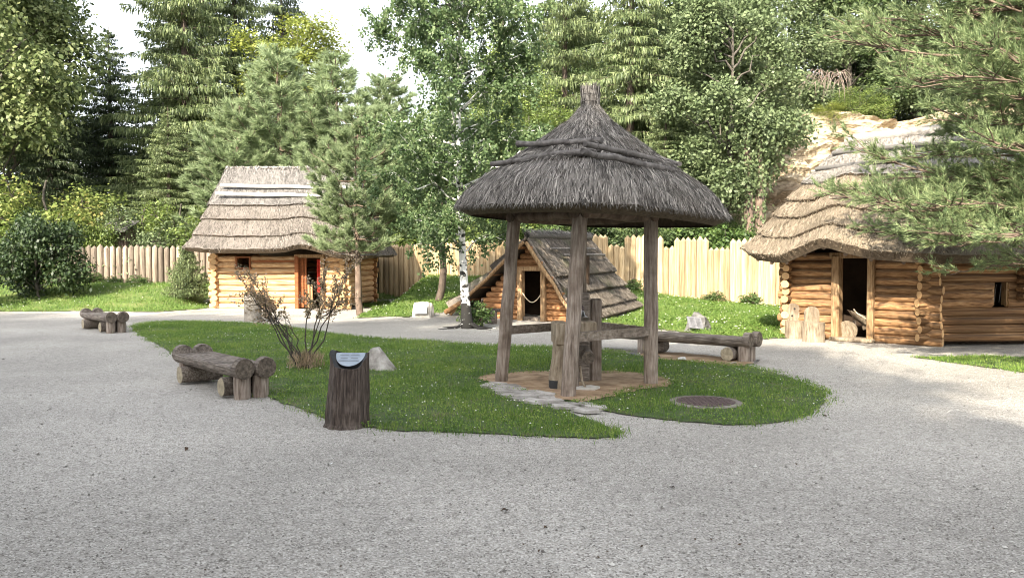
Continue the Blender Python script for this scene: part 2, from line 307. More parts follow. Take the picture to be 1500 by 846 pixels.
def jag(poly, amp, seed, step=.12):
    g = random.Random(seed); out = []
    for k in range(len(poly)):
        a, b = poly[k], poly[(k + 1) % len(poly)]; L = math.dist(a, b); n = max(1, int(L / step))
        for j in range(n):
            f = j / n; out.append((a[0] + (b[0] - a[0]) * f + g.gauss(0, amp), a[1] + (b[1] - a[1]) * f + g.gauss(0, amp)))
    return out
def curve(poly, it=2):
    for _ in range(it):
        o = []
        for k in range(len(poly)):
            a, b = poly[k], poly[(k + 1) % len(poly)]
            o += [(a[0] * .75 + b[0] * .25, a[1] * .75 + b[1] * .25), (a[0] * .25 + b[0] * .75, a[1] * .25 + b[1] * .75)]
        poly = o
    return poly
isl_px = [(188, 478), (210, 472), (300, 470), (400, 475), (500, 492), (640, 500), (740, 507), (820, 509), (900, 513), (960, 526), (1010, 528), (1100, 536), (1150, 548), (1210, 570), (1224, 583), (1215, 600), (1180, 618), (1100, 627), (1000, 620), (905, 608), (850, 597), (830, 588), (740, 572), (722, 577), (745, 586), (820, 602), (880, 622), (928, 643), (860, 646), (700, 638), (540, 633), (478, 618), (430, 600), (390, 585), (300, 540), (240, 512), (200, 490)]
island = curve([G(*p) for p in isl_px], 1)
MB().sheet([(x, y, .012) for x, y in jag([(u_ * .985 - .012, v_ + .05 - .17 * float(sm(8.5, 11, v_))) for u_, v_ in island], .018, 3, .08)]).build('lawn', M['lawn'], kind='structure')
dirt = jag(curve([G(*p) for p in [(700, 552), (760, 545), (850, 546), (930, 545), (990, 560), (985, 568), (930, 574), (880, 588), (835, 592), (760, 574), (715, 566)]], 2), .03, 5)
MB().sheet([(x, y, .022) for x, y in dirt]).build('bare_dirt', M['dirt'], kind='structure')
dirt2 = jag(curve([G(*p) for p in [(930, 516), (985, 517), (1060, 524), (1110, 533), (1090, 538), (1020, 532), (950, 526)]], 1), .03, 6)
MB().sheet([(x, y, .020) for x, y in dirt2]).build('bare_dirt', M['dirt'], kind='structure')
def meadow(poly, seed, m):
    a = np.array(poly); x0, y0 = a.min(0); x1, y1 = a.max(0); st = .22
    gx = np.arange(x0 - st, x1 + st, st); gy = np.arange(y0 - st, y1 + st, st); X, Y = np.meshgrid(gx, gy)
    ii = np.arange(X.size).reshape(X.shape); q = np.stack([ii[:-1, :-1], ii[:-1, 1:], ii[1:, 1:], ii[1:, :-1]], -1).reshape(-1, 4)
    keep = inpoly((X[:-1, :-1] + st / 2).ravel(), (Y[:-1, :-1] + st / 2).ravel(), poly); q = q[keep]
    u, inv = np.unique(q, return_inverse=True)
    V = np.stack([X.ravel()[u], Y.ravel()[u], hgt(X.ravel()[u], Y.ravel()[u]) + .02], 1)
    return MB().add(V, inv.reshape(-1, 4), 0, True).build('lawn', m, kind='structure')
left_lawn = [G(-60, 457), G(120, 456), G(230, 457), G(300, 452), (-10.9, 28), (-11.6, 33.6), (-26, 33.6), (-30, 26)]
mid_lawn = [G(522, 466), G(600, 467), G(655, 463), (-1.9, 23.2), (.6, 26), (2.6, 26), (3.6, 23.2), (2.3, 20.8), G(905, 474), G(960, 482), G(1060, 494), G(1125, 497), G(1158, 494), (6.2, 18.2), (9, 21), (16, 24), (16, 29.5), (6, 29.6), (0, 31.9), (-8, 33), (-5, 28), (-4.6, 26.5)]
right_lawn = [G(1340, 524), G(1420, 522), G(1560, 525), G(1620, 552), G(1500, 546), G(1400, 532)]
meadow(left_lawn, 1, M['lawn_sun']); meadow(mid_lawn, 2, M['lawn_sun'])
MB().sheet([(x, y, .012) for x, y in jag(right_lawn, .02, 9)]).build('lawn', M['lawn'], kind='structure')
# ---------------------------------------------------------------- builders for logs, stakes, thatch
def link(o, parent=None):
    S.collection.objects.link(o)
    if parent is not None:
        o.parent = parent
        if parent.type == 'EMPTY': o.matrix_parent_inverse = Matrix.Translation(-parent.location)
    return o
RG = random.Random(11)
_log = {}
def unit_logs(wk, ek):
    if (wk, ek) not in _log:
        L = []
        for k in range(4):
            g = np.random.default_rng(k); n = 7; x = np.array([0, .02, .2, .45, .7, .98, 1.0])
            r = np.array([.9, 1, 1, 1, 1, 1, .9]) * (1 + g.normal(size=n) * .035)
            p = np.stack([x, x * 0, x * 0], 1); bb = MB().tube(p, r, 10, 0, 1, 1, .05, k)
            for v in bb.v: v[:, 1] += .05 * np.sin(v[:, 0] * 5 + k); v[:, 2] += .05 * np.sin(v[:, 0] * 7 + 2 * k)
            L.append(bb.mesh('log', [M[wk], M[ek]]))
        _log[(wk, ek)] = L
    return _log[(wk, ek)]
def log(parent, a, b, r, wk='wood_log', ek='log_end', name='log', roll=None):
    a, b = Vector(a), Vector(b)
    if RG.random() < .5: a, b = b, a
    o = D.objects.new(name, RG.choice(unit_logs(wk, ek))); link(o, parent)
    d = b - a; q = d.to_track_quat('X', 'Z')
    o.rotation_mode = 'QUATERNION'; o.rotation_quaternion = q; o.location = a; o.scale = (d.length, r, r)
    return o
def wall(parent, a, b, z0, rows, h, ops=(), ea=.2, eb=.2, wk='wood_log', ek='log_end', face=None):
    a = Vector((a[0], a[1], 0)); b = Vector((b[0], b[1], 0)); L = (b - a).length; u = (b - a) / L
    for k in range(rows):
        z = z0 + (k + .5) * h; iv = [(-ea * RG.uniform(.85, 1.25), L + eb * RG.uniform(.85, 1.25))]
        for s0, s1, c0, c1 in ops:
            if z + h * .3 > c0 and z - h * .3 < c1:
                iv = [q for lo, hi in iv for q in ((lo, min(hi, s0)), (max(lo, s1), hi)) if q[1] - q[0] > .04]
        for lo, hi in iv:
            p, q = a + u * lo, a + u * hi; p.z = q.z = z
            log(parent, p, q, h * .53 * RG.uniform(.96, 1.08), wk, ek)
def lerp_loop(K, n, closed):
    K = np.array(K, float); K2 = np.vstack([K, K[:1]]) if closed else K
    u = np.linspace(0, len(K2) - 1, n * (len(K2) - 1) + 1)
    if closed: u = u[:-1]
    return np.stack([np.interp(u, np.arange(len(K2)), K2[:, j]) for j in range(3)], 1)
def smooth_loop(Q, it, closed):
    for _ in range(it):
        if closed: Q = (np.roll(Q, 1, 0) + 2 * Q + np.roll(Q, -1, 0)) / 4
        else: Q[1:-1] = (Q[:-2] + 2 * Q[1:-1] + Q[2:]) / 4
    return Q
def thatch(parent, E, T, prof, layers, closed=True, straws=900, sl=.3, sw=.02, seed=1, lift=.02, urange=None, name='thatch_course', under=True, flip=1, lip=.03):
    """E, T: matched rows of eave and top points; layers: (t0, t1, material, thickness)"""
    g = np.random.default_rng(seed); n = len(E)
    if closed: E = np.vstack([E, E[:1]]); T = np.vstack([T, T[:1]])
    m = len(E); U = np.arange(m)
    cen = T.mean(0)
    tt = np.linspace(0, 1, 33); PS = np.array([prof(x) for x in tt])
    def Sf(u, t):
        e = np.stack([np.interp(u, U, E[:, j]) for j in range(3)], -1); p = np.stack([np.interp(u, U, T[:, j]) for j in range(3)], -1)
        s = np.interp(t, tt, PS[:, 0]); dz = np.interp(t, tt, PS[:, 1])
        s = np.where(t < 0, t * PS[1, 0] / tt[1], s)
        r = e + (p - e) * s[..., None]; r[..., 2] = e[..., 2] + (p[..., 2] - e[..., 2]) * t + dz; return r
    def Nf(u, t):
        du = Sf(u + .3, t) - Sf(u - .3, t); dt = Sf(u, np.minimum(t + .03, 1)) - Sf(u, t - .03)
        return unit(np.cross(du, dt)) * flip, unit(-dt)
    Ug = np.arange(0, m - 1 + 1e-6, .5)
    for (t0, t1, mk, th) in layers:
        b = MB(); nt_ = max(3, int((t1 - t0) * 14)); tv = np.linspace(t0, t1, nt_)
        uu, tg = np.meshgrid(Ug, tv)
        w_ = g.normal(size=len(Ug)) * .0035; w_[-1] = w_[0] if closed else w_[-1]
        tg = tg + (w_[None, :]) * (tg == t0)
        nn, _ = Nf(np.clip(uu, .01, m - 1.01), tg)
        if closed: nn[:, -1] = nn[:, 0]
        f = (tg - t0) / (t1 - t0); off = .015 + th * (1 - f) ** .8
        nz_ = g.normal(size=uu.shape) * .008; nz_[:, -1] = nz_[:, 0]
        V = Sf(uu, tg) + nn * (off + nz_)[..., None]
        R, Cn = uu.shape; ii = np.arange(R * Cn).reshape(R, Cn)
        q = np.stack([ii[:-1, :-1], ii[:-1, 1:], ii[1:, 1:], ii[1:, :-1]], -1).reshape(-1, 4)
        low = Sf(Ug, np.full(len(Ug), t0)) - nn[0] * lip
        b.add(V.reshape(-1, 3), q if flip > 0 else q[:, ::-1], 0, True)
        k = np.arange(Cn - 1); V2 = np.vstack([low, V[0]]); b.add(V2, np.stack([k, k + 1, Cn + k + 1, Cn + k], -1), 1)  # edge strip coloured dark as the shade of the seam
        if not closed:
            for c_ in (0, -1):
                bot = Sf(uu[:, c_], tg[:, c_]) - nn[:, c_] * .02; k2 = np.arange(R - 1)
                b.add(np.vstack([bot, V[:, c_]]), np.stack([k2, k2 + 1, R + k2 + 1, R + k2], -1), 0)
        # straws lying down the slope, thicker fringe along the lower edge
        N_ = int(straws * (t1 - t0) * 10); Nf_ = int(N_ * .30)
        us = g.uniform(0, m - 1, N_ + Nf_); ts = np.concatenate([g.uniform(t0, t1, N_), t0 + np.abs(g.normal(size=Nf_)) * .02])
        if urange is not None:
            kk = np.zeros(len(us), bool)
            for a_, c_ in urange: kk |= (us >= a_) & (us <= c_)
            kk |= g.random(len(us)) < .15
            us, ts = us[kk], ts[kk]
        no, dn = Nf(us, ts); f = (ts - t0) / (t1 - t0)
        o_ = .012 + th * (1 - f) ** .8 * np.where(f < .04, g.uniform(.2, 1, len(us)), 1)
        d = unit(dn + g.normal(size=dn.shape) * .16 + no * g.uniform(-.02, .10, len(us))[:, None])
        sd = unit(np.cross(d, no) + no * g.normal(size=(len(us), 1)) * .5)
        L = sl * g.uniform(.5, 1.2, len(us)); L = np.where(f < .04, L * .45, L)
        b.leaves(Sf(us, ts) + no * (o_ + g.uniform(0, lift, len(us)))[:, None], d, sd, L, sw * g.uniform(.6, 1.3, len(us)), 0, base=.5)
        b.build(name, [M[mk], M['under']], parent)
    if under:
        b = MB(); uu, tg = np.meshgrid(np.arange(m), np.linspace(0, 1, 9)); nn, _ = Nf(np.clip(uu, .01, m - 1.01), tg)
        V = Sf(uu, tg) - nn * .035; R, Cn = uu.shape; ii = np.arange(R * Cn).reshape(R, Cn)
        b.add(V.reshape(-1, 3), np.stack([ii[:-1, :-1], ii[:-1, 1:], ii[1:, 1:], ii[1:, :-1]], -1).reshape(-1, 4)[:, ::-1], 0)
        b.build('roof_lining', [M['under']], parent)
    return Sf, Nf
def pole(parent, a, b, r, mk, name='ridge_pole', seed=0, sag=0.0):
    a, b = np.array(a, float), np.array(b, float); g = np.random.default_rng(seed); n = 7
    p = a + (b - a) * np.linspace(0, 1, n)[:, None] + g.normal(size=(n, 3)) * min(r * .25, .008); p[:, 2] -= sag * np.sin(np.linspace(0, math.pi, n))
    return MB().tube(p, r * (1 + g.normal(size=n) * .06), 8, noise=.04, seed=seed).build(name, [M[mk]], parent)

# ---------------------------------------------------------------- thatched well shelter in the middle
gz = empty('well_shelter', (1.0, 10.4, 0), 0, 'open four-post wooden shelter with steep grey thatched cone roof on the middle lawn', 'shelter')
base = {'l': (-.155, 10.5), 'f': (.66, 9.32), 'r': (1.83, 10.3), 'b': (1.03, 11.5)}
top = {'l': (.05, 10.45), 'f': (.83, 9.45), 'r': (1.81, 10.3), 'b': (.98, 11.3)}
for k, c in enumerate('lfrb'):
    a, b_ = np.array([*base[c], -.1]), np.array([*top[c], 2.4]); p = a + (b_ - a) * np.linspace(0, 1, 8)[:, None]
    p[1:-1, :2] += np.random.default_rng(k).normal(size=(6, 2)) * .006
    MB().tube(p, .092, 8, noise=.03, seed=k + 4, smooth=False, phase=.39 + .5 * (k % 2)).build('post', [M['post_grey']], gz)
def at(c, z): a, b_ = np.array([*base[c], 0]), np.array([*top[c], 2.3]); return a + (b_ - a) * z / 2.3
for s0, s1, z in (('l', 'b', .70), ('f', 'r', .71), ('b', 'r', .70)):
    a, b_ = at(s0, z), at(s1, z); d = unit(b_ - a)
    MB().tube(np.linspace(a + d * .06, b_ - d * .06, 5), .078, 4, noise=.03, seed=3, smooth=False, phase=.785).build('rail', [M['wood_rail']], gz)
for s0, s1 in ('lf', 'fr', 'rb', 'bl'):
    a, b_ = at(s0, 2.2), at(s1, 2.2); d = unit(b_ - a)
    pole(gz, a - d * .10, b_ + d * .10, .065, 'bark_pine', 'ring_beam', 5)
cx, cy = 1.05, 10.4
TH = np.arange(72) * 2 * math.pi / 72
def sup(p): return (np.abs(np.cos(TH)) ** p + np.abs(np.sin(TH)) ** p) ** (-1 / p)
rr = 1.76 * sup(1.34); rr = (np.roll(rr, 1) + rr * 2 + np.roll(rr, -1)) / 4; rr = (np.roll(rr, 2) + rr * 2 + np.roll(rr, -2)) / 4 * .985
E = np.stack([cx + rr * np.cos(TH), cy + rr * np.sin(TH), 2.19 - .045 * rr * np.cos(TH)], 1)
T = np.stack([cx - .02 + .10 * np.cos(TH), cy + .10 * np.sin(TH), np.full(72, 3.62)], 1)
gp = lambda t: (float(np.interp(t, [0, .16, .30, .43, .53, .67, .87, 1], [0, .075, .19, .345, .49, .66, .905, 1])), 0)
Sg, Ng = thatch(gz, E, T, gp, [(0, .44, 'thatch_grey', .125), (.43, 1, 'thatch_grey', .035)], True, 3200, .21, .0095, 2, .03, lip=.09)
for k in range(12):   # rafters under the roof
    u = k * 6.0; a = Sg(np.array([u]), np.array([.10]))[0]; b_ = Sg(np.array([u]), np.array([.93]))[0]
    pole(gz, a - [0, 0, .07], b_ - [0, 0, .08], .035, 'bark_pine', 'rafter', k)
b = MB(); b.tube([(cx - .02, cy, z) for z in (3.60, 3.68, 3.76, 3.84, 3.90)], [.13, .105, .10, .105, .12], 12, noise=.05)
g = np.random.default_rng(5); n = 900; a_ = g.uniform(0, 6.283, n); z = g.uniform(3.66, 3.90, n); r = .112 + g.uniform(0, .02, n)
c_ = np.stack([cx - .02 + r * np.cos(a_), cy + r * np.sin(a_), z], 1); d = unit(np.stack([.12 * np.cos(a_), .12 * np.sin(a_), np.ones(n)], 1) + g.normal(size=(n, 3)) * .05)
b.leaves(c_, d, np.stack([-np.sin(a_), np.cos(a_), a_ * 0], 1), .14, .010); b.build('straw_topknot', [M['thatch_grey']], gz)
for z in (3.71, 3.80):
    MB().tube([(cx - .02 + .124 * math.cos(t), cy + .124 * math.sin(t), z) for t in np.linspace(0, 6.283, 25)], .008, 5).build('binding', [M['pole_dark']], gz)
def pix(px, py, d): return PZ(px, py, d)
def clear(p):   # is the point outside the thatch surface?
    u = (math.atan2(p[1] - cy, p[0] - cx) % 6.28318) / 6.28318 * 72; t_ = np.linspace(0, 1, 60); s_ = Sg(np.full(60, u), t_)
    k_ = np.argmin(np.abs(s_[:, 2] + .03 - p[2])); return math.hypot(p[0] - cx, p[1] - cy) - math.hypot(s_[k_, 0] - cx, s_[k_, 1] - cy)
PL = []
for k, (A_, B_, r) in enumerate([((758, 213, 10.3), (881, 206, 9.5), .038), ((856, 210, 9.4), (964, 237, 10.3), .036), ((721, 240, 10.4), (880, 219, 9.3), .036), ((852, 222, 9.2), (986, 250, 10.3), .038), ((930, 219, 11.6), (960, 227, 10.4), .034), ((955, 232, 11.6), (995, 241, 10.4), .034)]):
    for q in range(16):
        a, b_ = (np.array(pix(v[0], v[1], v[2] - .04 * q)) for v in (A_, B_))
        if min(clear(a + (b_ - a) * f) for f in np.linspace(.12, .88, 9)) > (.075 if k % 2 else .05) or k > 3: break
    PL.append((a, b_)); pole(gz, a, b_, r, 'pole_dark', 'roof_pole', k + 20)
for k, (i_, f) in enumerate([(0, .25), (0, .62), (0, .9), (1, .12), (1, .5), (2, .2), (2, .55), (2, .9), (3, .1), (3, .5), (3, .85)]):
    a, b_ = PL[i_]; p = a + (b_ - a) * f; d = unit(b_ - a); e1 = unit(np.cross(d, [0, 0, 1.])); e2 = np.cross(e1, d)
    MB().tube([p + .043 * (e1 * math.cos(t) + e2 * math.sin(t)) + d * .004 * t for t in np.linspace(0, 12.5, 20)], .0045, 4).build('wire_tie', [M['pole_dark']], gz)

# the wooden drinking fountain inside
ft = empty('drinking_fountain', (.95, 10.1, 0), 0, 'rough wooden drinking fountain of upright beams and hollow log under the thatched shelter', 'fountain')
MB().box((.95, 10.52, .60), (.17, .12, 1.22), .1, bev=.02).build('upright_plank', [M['wood_grey']], ft)
MB().box((1.13, 10.6, .56), (.15, .13, 1.12), .1, bev=.02).build('upright_plank', [M['post_grey']], ft)
MB().box((.62, 10.1, .70), (.17, .5, .28), .08, bev=.015).build('trough_block', [M['seat_wood']], ft, label='pale squared block at the left of the fountain')
MB().box((.90, 10.15, .74), (.34, .36, .22), .08, bev=.015).build('trough_block', [M['seat_wood']], ft)
MB().box((.78, 9.92, .32), (.12, .13, .62), .1, bev=.015).build('support_post', [M['post_grey']], ft)
MB().tube([(.60, 9.92, -.03), (.60, 9.93, .15), (.62, 9.96, .4), (.635, 9.98, .68)], [.125, .125, .112, .10], 12, noise=.06, seed=3, capmi=1).build('hollow_log', [M['seat_wood'], M['black']], ft)
MB().tube([(.60, 9.915, -.02), (.60, 9.92, .12)], [.135, .132], 12, noise=.04).build('dark_foot', [M['black']], ft)  # black ring around the lower end of the log
MB().tube([(.96, 9.85, .41), (.96, 10.4, .43)], .082, 10, capmi=1, noise=.04).build('cross_log', [M['wood_grey'], M['end_grey']], ft)
MB().tube([(.92, 10.2, 1.0), (.92, 10.19, .93), (.925, 10.17, .87), (.93, 10.16, .86)], [.012, .03, .07, .072], 12).build('spout_cup', [M['steel']], ft)
MB().tube([(.92, 10.45, 1.02), (.92, 10.2, 1.03), (.92, 10.15, .99)], .014, 6).build('spout', [M['iron']], ft)
MB().tube([(.86, 9.9, .3), (.88, 9.85, .12), (.93, 9.8, .02)], .016, 5).build('drain_stick', [M['seat_wood']], ft)
# flat stones of the little path
g = random.Random(4)
st = []
def slab(x, y, s, z, seed, asp=1.0, ang=0):
    r_ = random.Random(seed); n = r_.choice([5, 6, 7]); p = []
    for i_ in range(n):
        a = i_ * 6.283 / n + r_.uniform(-.25, .25); q = s * r_.uniform(.75, 1.1); px, py = q * math.cos(a) * asp, q * math.sin(a)
        p.append((x + px * math.cos(ang) - py * math.sin(ang), y + px * math.sin(ang) + py * math.cos(ang), z + r_.uniform(-.004, .004)))
    return p
pth = empty('stone_path', (*G(770, 580), 0)); tag(pth, kind='structure')
for k in range(46):
    t_ = g.random(); px = 722 + t_ * 150; py = 572 + t_ * 32 + g.uniform(-9, 9) * (1 - .35 * t_)
    x, y = G(px, py)
    if any(math.dist((x, y), q) < .16 for q in st) or math.dist((x, y), base['f']) < .16: continue
    st.append((x, y)); MB().sheet(slab(x, y, g.uniform(.10, .15), .034 + g.uniform(0, .01), k, 1.3, g.uniform(-.7, -.2)), 0, 0, .03).build('paving_stone', [M['slab']], pth)
MB().sheet(slab(*G(862, 572), .16, .045, 3, 1.2, .1), 0, 0, .04).build('paving_stone', [M['stone_pale']], pth, label='pale square slab beside the front post')

# ---------------------------------------------------------------- left hut
LH = empty('log_hut', (-8, 29, 0), 0, 'log hut with brown thatched roof, two white ridge poles and small window', 'hut')
fl, fr, br, bl = (-10.25, 27.2), (-5.75, 26.9), (-5.5, 30.8), (-10.1, 31.0)
wall(LH, fl, fr, 0, 9, .205, [(.76, 1.26, 1.43, 1.80), (2.84, 3.84, 0, 1.80)], .22, .22, 'wood_sunlit')
wall(LH, fr, br, .10, 9, .205, [], .22, .2, 'wood_sunlit'); wall(LH, br, bl, 0, 9, .205, [], .2, .2); wall(LH, bl, fl, .10, 9, .205, [], .2, .22, 'wood_sunlit')
def onw(a, b, s, z=0, out=0):
    a, b = Vector((*a, 0)), Vector((*b, 0)); u = (b - a).normalized(); p = a + u * s + Vector((u.y, -u.x, 0)) * out; return (p.x, p.y, z)
ang = math.atan2(fr[1] - fl[1], fr[0] - fl[0])
for s in (2.90, 3.80): MB().box(onw(fl, fr, s, .92, .06), (.13, .26, 1.84), ang, bev=.015).build('door_frame', [M['wood_red'] if s < 3 else M['wood_frame']], LH)
MB().box(onw(fl, fr, 3.35, 1.84, .06), (1.05, .24, .12), ang, bev=.015).build('door_lintel', [M['wood_frame']], LH)
dr = MB().box(onw(fl, fr, 3.0, .92, .0), (.05, .05, 1.7), ang).build('door', [M['wood_red']], LH)
for k in range(4):
    MB().box(onw(fl, fr, 3.06 + k * .095, .92 if k < 2 else .46, .02 - .03 * k), (.088, .035, 1.7 if k < 2 else .80), ang - .3, bev=.006).build('plank', [M['wood_red'] if k < 2 else M['wood_frame']], dr)
b = MB(); zz = np.linspace(.55, 1.72, 9); xx = np.linspace(0, .22, 7); V = []
for z in zz:
    for x in xx: p = onw(fl, fr, 3.5 + x, z, -.18 + .03 * math.sin(x * 60)); V.append(p)
ii = np.arange(63).reshape(9, 7); b.add(V, np.stack([ii[:-1, :-1], ii[:-1, 1:], ii[1:, 1:], ii[1:, :-1]], -1).reshape(-1, 4), 0, True)
tag(b.build('cloth', [M['cloth_red']]), 'red cloth hanging inside the doorway of the hut with white ridge poles', 'cloth')
MB().box(onw(fl, fr, 2.25, .02, -1.4), (4.2, 2.6, .06), ang).build('floor', [M['room_shade']], LH)
MB().box(onw(fl, fr, 2.25, -.02, .35), (4.7, .7, .10), ang, bev=.03).build('stone_plinth', [M['stone_pale']], LH)
wf = MB(); [wf.box(onw(fl, fr, s, 1.615, .09), (.05, .10, .42), ang) for s in (.77, 1.25)]
[wf.box(onw(fl, fr, 1.01, z, .095), (.56, .12, .05), ang) for z in (1.42, 1.80)]
wf.build('window_frame', [M['wood_red']], LH)
for z, s0, s1 in ((1.66, 1.35, 2.8),):
    MB().box(onw(fl, fr, (s0 + s1) / 2, z, .13), (s1 - s0, .04, .06), ang).build('wall_batten', [M['wood_red']], LH)
KE = [(-11.0, 26.1, 2.03), PZ(314, 370, 26.0), PZ(380, 370, 25.95), PZ(418, 369, 25.9), PZ(441, 362, 25.9), PZ(466, 368, 25.9), PZ(491, 377, 25.9), PZ(525, 380, 26.1), (-4.7, 26.6, 1.78), (-4.55, 29, 1.85), (-4.7, 32, 1.85), (-8, 32.1, 1.9), (-11, 32, 1.9), (-11.15, 29, 2.0)]
KT = [(-10.45, 28.85, 5), (-10, 28.8, 5), (-9.0, 28.8, 5), (-8.3, 28.8, 4.98), (-7.8, 28.8, 4.98), (-7.2, 28.8, 4.98), (-6.6, 28.8, 4.97), (-6.1, 28.8, 4.97), (-5.7, 28.85, 4.96), (-5.65, 29, 4.96), (-5.7, 29.15, 4.96), (-8, 29.2, 4.98), (-10.45, 29.15, 5), (-10.5, 29, 5)]
E = smooth_loop(lerp_loop(KE, 4, True), 2, True); T = lerp_loop(KT, 4, True)
Sl, Nl = thatch(LH, E, T, lambda t: (t, -.10 * math.sin(math.pi * t)), [(0, .2, 'thatch_red', .16), (.18, .41, 'thatch_red', .10), (.39, .58, 'thatch_red', .10), (.56, 1.0, 'thatch_cap', .10)], True, 2600, .19, .026, 3, .02, urange=[(0, 42), (52, 56)])
b = MB(); b.tube([(-10.5, 29, 5.0), (-9, 29, 5.02), (-7, 29, 5.0), (-5.6, 29, 4.98)], .13, 10, noise=.06)
g = np.random.default_rng(5); n = 1500; c_ = np.stack([g.uniform(-10.5, -5.6, n), g.uniform(28.8, 29.05, n), 5.0 + g.uniform(-.05, .12, n)], 1)
b.leaves(c_, unit(np.stack([g.normal(size=n) * .2, -np.ones(n), -.6 + g.normal(size=n) * .3], 1)), np.tile([1., 0, 0], (n, 1)), .22, .03); b.build('ridge_thatch', [M['thatch_grey']], LH)
for z, d, x0, x1 in ((4.34, 27.95, 325, 522), (4.02, 27.62, 318, 524)):
    pole(LH, P(x0, d, z), P(x1, d + .02, z - .08), .06, 'pole_pale', 'ridge_pole', 4)

# ---------------------------------------------------------------- low A-frame hut
AF = empty('earth_hut', (1.2, 23, 0), 0, 'low A-frame hut with thatch down to the grass and dark doorway behind the shelter', 'hut')
r = np.array([.526, .85, 0]); Lf, Rf = np.array([-1.78, 22.9, .22]), np.array([1.9, 20.55, .02]); Af = np.array([.40, 21.35, 2.30])
Lb, Rb, Ab = Lf + r * 4.1 + [0, 0, .2], np.array([3.95, 24.3, .2]), Af + r * 3.9 + [0, 0, .05]
ap = lambda t: (t, -.06 * math.sin(math.pi * t))
E = lerp_loop([Rf, (Rf + Rb) / 2, Rb], 6, False); T = lerp_loop([Af, (Af + Ab) / 2, Ab], 6, False)
thatch(AF, E, T, ap, [(0, .14, 'thatch_moss', .16), (.12, .35, 'thatch_moss', .15), (.33, .55, 'thatch_moss', .15), (.53, 1.0, 'thatch_moss', .14)], False, 1200, .19, .02, 5)
E = lerp_loop([Lb, (Lf + Lb) / 2, Lf], 6, False); T = lerp_loop([Ab, (Af + Ab) / 2, Af], 6, False)
thatch(AF, E, T, ap, [(0, .3, 'thatch_moss', .28), (.28, .6, 'thatch_moss', .25), (.58, 1.0, 'thatch_moss', .18)], False, 700, .3, .022, 6)
b = MB(); n = 1400; g = np.random.default_rng(8); f = g.uniform(-.02, 1.02, n); c_ = Af + (Ab - Af) * f[:, None] + [0, 0, .13] + g.normal(size=(n, 3)) * .035
b.tube(np.linspace(Af + [0, 0, .06], Ab + [0, 0, .06], 6), .10, 8, noise=.06)
b.leaves(c_, unit(np.array([.8, -.5, -.5]) + g.normal(size=(n, 3)) * .3), unit(np.tile(r, (n, 1)) + g.normal(size=(n, 3)) * .2), .26, .022); b.build('ridge_thatch', [M['thatch_grey']], AF)
for f0, f1, t in ((.12, .85, .80), (.25, .95, .72)):
    a = Rf + (Af - Rf) * t + (Ab - Af) * f0; b_ = Rf + (Af - Rf) * t + (Ab - Af) * f1; pole(AF, a + [.10, -.06, .15], b_ + [.10, -.06, .15], .035, 'pole_dark', 'ridge_pole', 7)
wl, wr, wa = np.array([-1.35, 22.85, .0]), np.array([1.75, 20.95, 0]), np.array([.46, 21.62, 2.12])
Lw = np.linalg.norm((wr - wl)[:2]); uw = (wr - wl) / Lw; sa = float((wa - wl)[:2] @ uw[:2])
ds0, ds1 = 1.92, 2.66
for k in range(13):
    z = .08 + k * .155; f = z / 2.12; s0, s1 = sa * f + .04, Lw - (Lw - sa) * f - .04
    for lo, hi in ([(s0, s1)] if z > 1.42 else [(s0, ds0 - .05), (ds1 + .05, s1)]):
        if hi - lo > .08: p, q_ = wl + uw * lo, wl + uw * hi; log(AF, (p[0], p[1], z), (q_[0], q_[1], z), .082)
aw = math.atan2(uw[1], uw[0])
for s in (ds0, ds1): p = wl + uw * s; MB().box((p[0] - .04, p[1] - .06, .70), (.15, .2, 1.40), aw, bev=.015).build('door_frame', [M['wood_frame']], AF)
p = wl + uw * (ds0 + ds1) / 2; MB().box((p[0] - .04, p[1] - .05, 1.44), (.95, .2, .12), aw, bev=.015).build('door_lintel', [M['wood_frame']], AF)
MB().box((p[0] - .03, p[1] + .03, .06), (.62, .2, .12), aw, bev=.015).build('door_sill', [M['wood_grey']], AF)
q_ = p + r * 1.2; MB().box((q_[0], q_[1], .9), (2.2, .06, 1.8), aw).build('shade_panel', [M['room_shade']], AF)  # dark panel added to keep the doorway black
q_ = p + r * .6; MB().box((q_[0], q_[1], .015), (1.4, 1.3, .03), aw).build('floor', [M['room_shade']], AF)
q_ = (Lb + Rb) / 2 - r * .3; V = [Lb - r * .2, Rb - r * .2, Ab - r * .2 - [0, 0, .1]]; MB().add(V, np.array([(0, 1, 2)])).build('back_gable', [M['wood_grey']], AF)
a, b_ = wl + uw * (ds0 + .06), wl + uw * (ds1 - .06)
MB().tube([(a + (b_ - a) * f - r * .1) + [0, 0, .78 - .26 * math.sin(math.pi * f)] for f in np.linspace(0, 1, 11)], .014, 6).build('rope', [M['rope']], AF)
for A_, Q in ((Lf, -1), (Rf, 1)):
    for o_, zz_ in ((.10, -.10), (-.02, .0)):
        a = A_ + [0, 0, zz_] - r * (.02 + .1 * (o_ > 0)) + uw * (-Q) * .05; b_ = Af + [0, 0, zz_ - .04] - r * (.02 + .1 * (o_ > 0)) + uw * Q * .04
        pole(AF, a, b_, .05 if o_ > 0 else .04, 'wood_frame' if o_ > 0 else 'wood_grey', 'rake_pole', 3)
    for f in (.18, .36, .54, .72, .9):
        a = A_ + (Af - A_) * f - [0, 0, .06]; log(AF, a - r * .12, a + r * .9, .045, 'wood_log', 'end_grey', 'purlin_end')
log(AF, Lf + [-.15, -.15, -.05], Lf + [.4, -.5, .28], .08, 'wood_log2', 'end_pale', 'foot_log')
bn = empty('split_log_bench', (*G(712, 470), 0), 0, 'dark split-log bench on two stump legs left of the A-frame hut door', 'bench')
x0, y0 = G(712, 474)
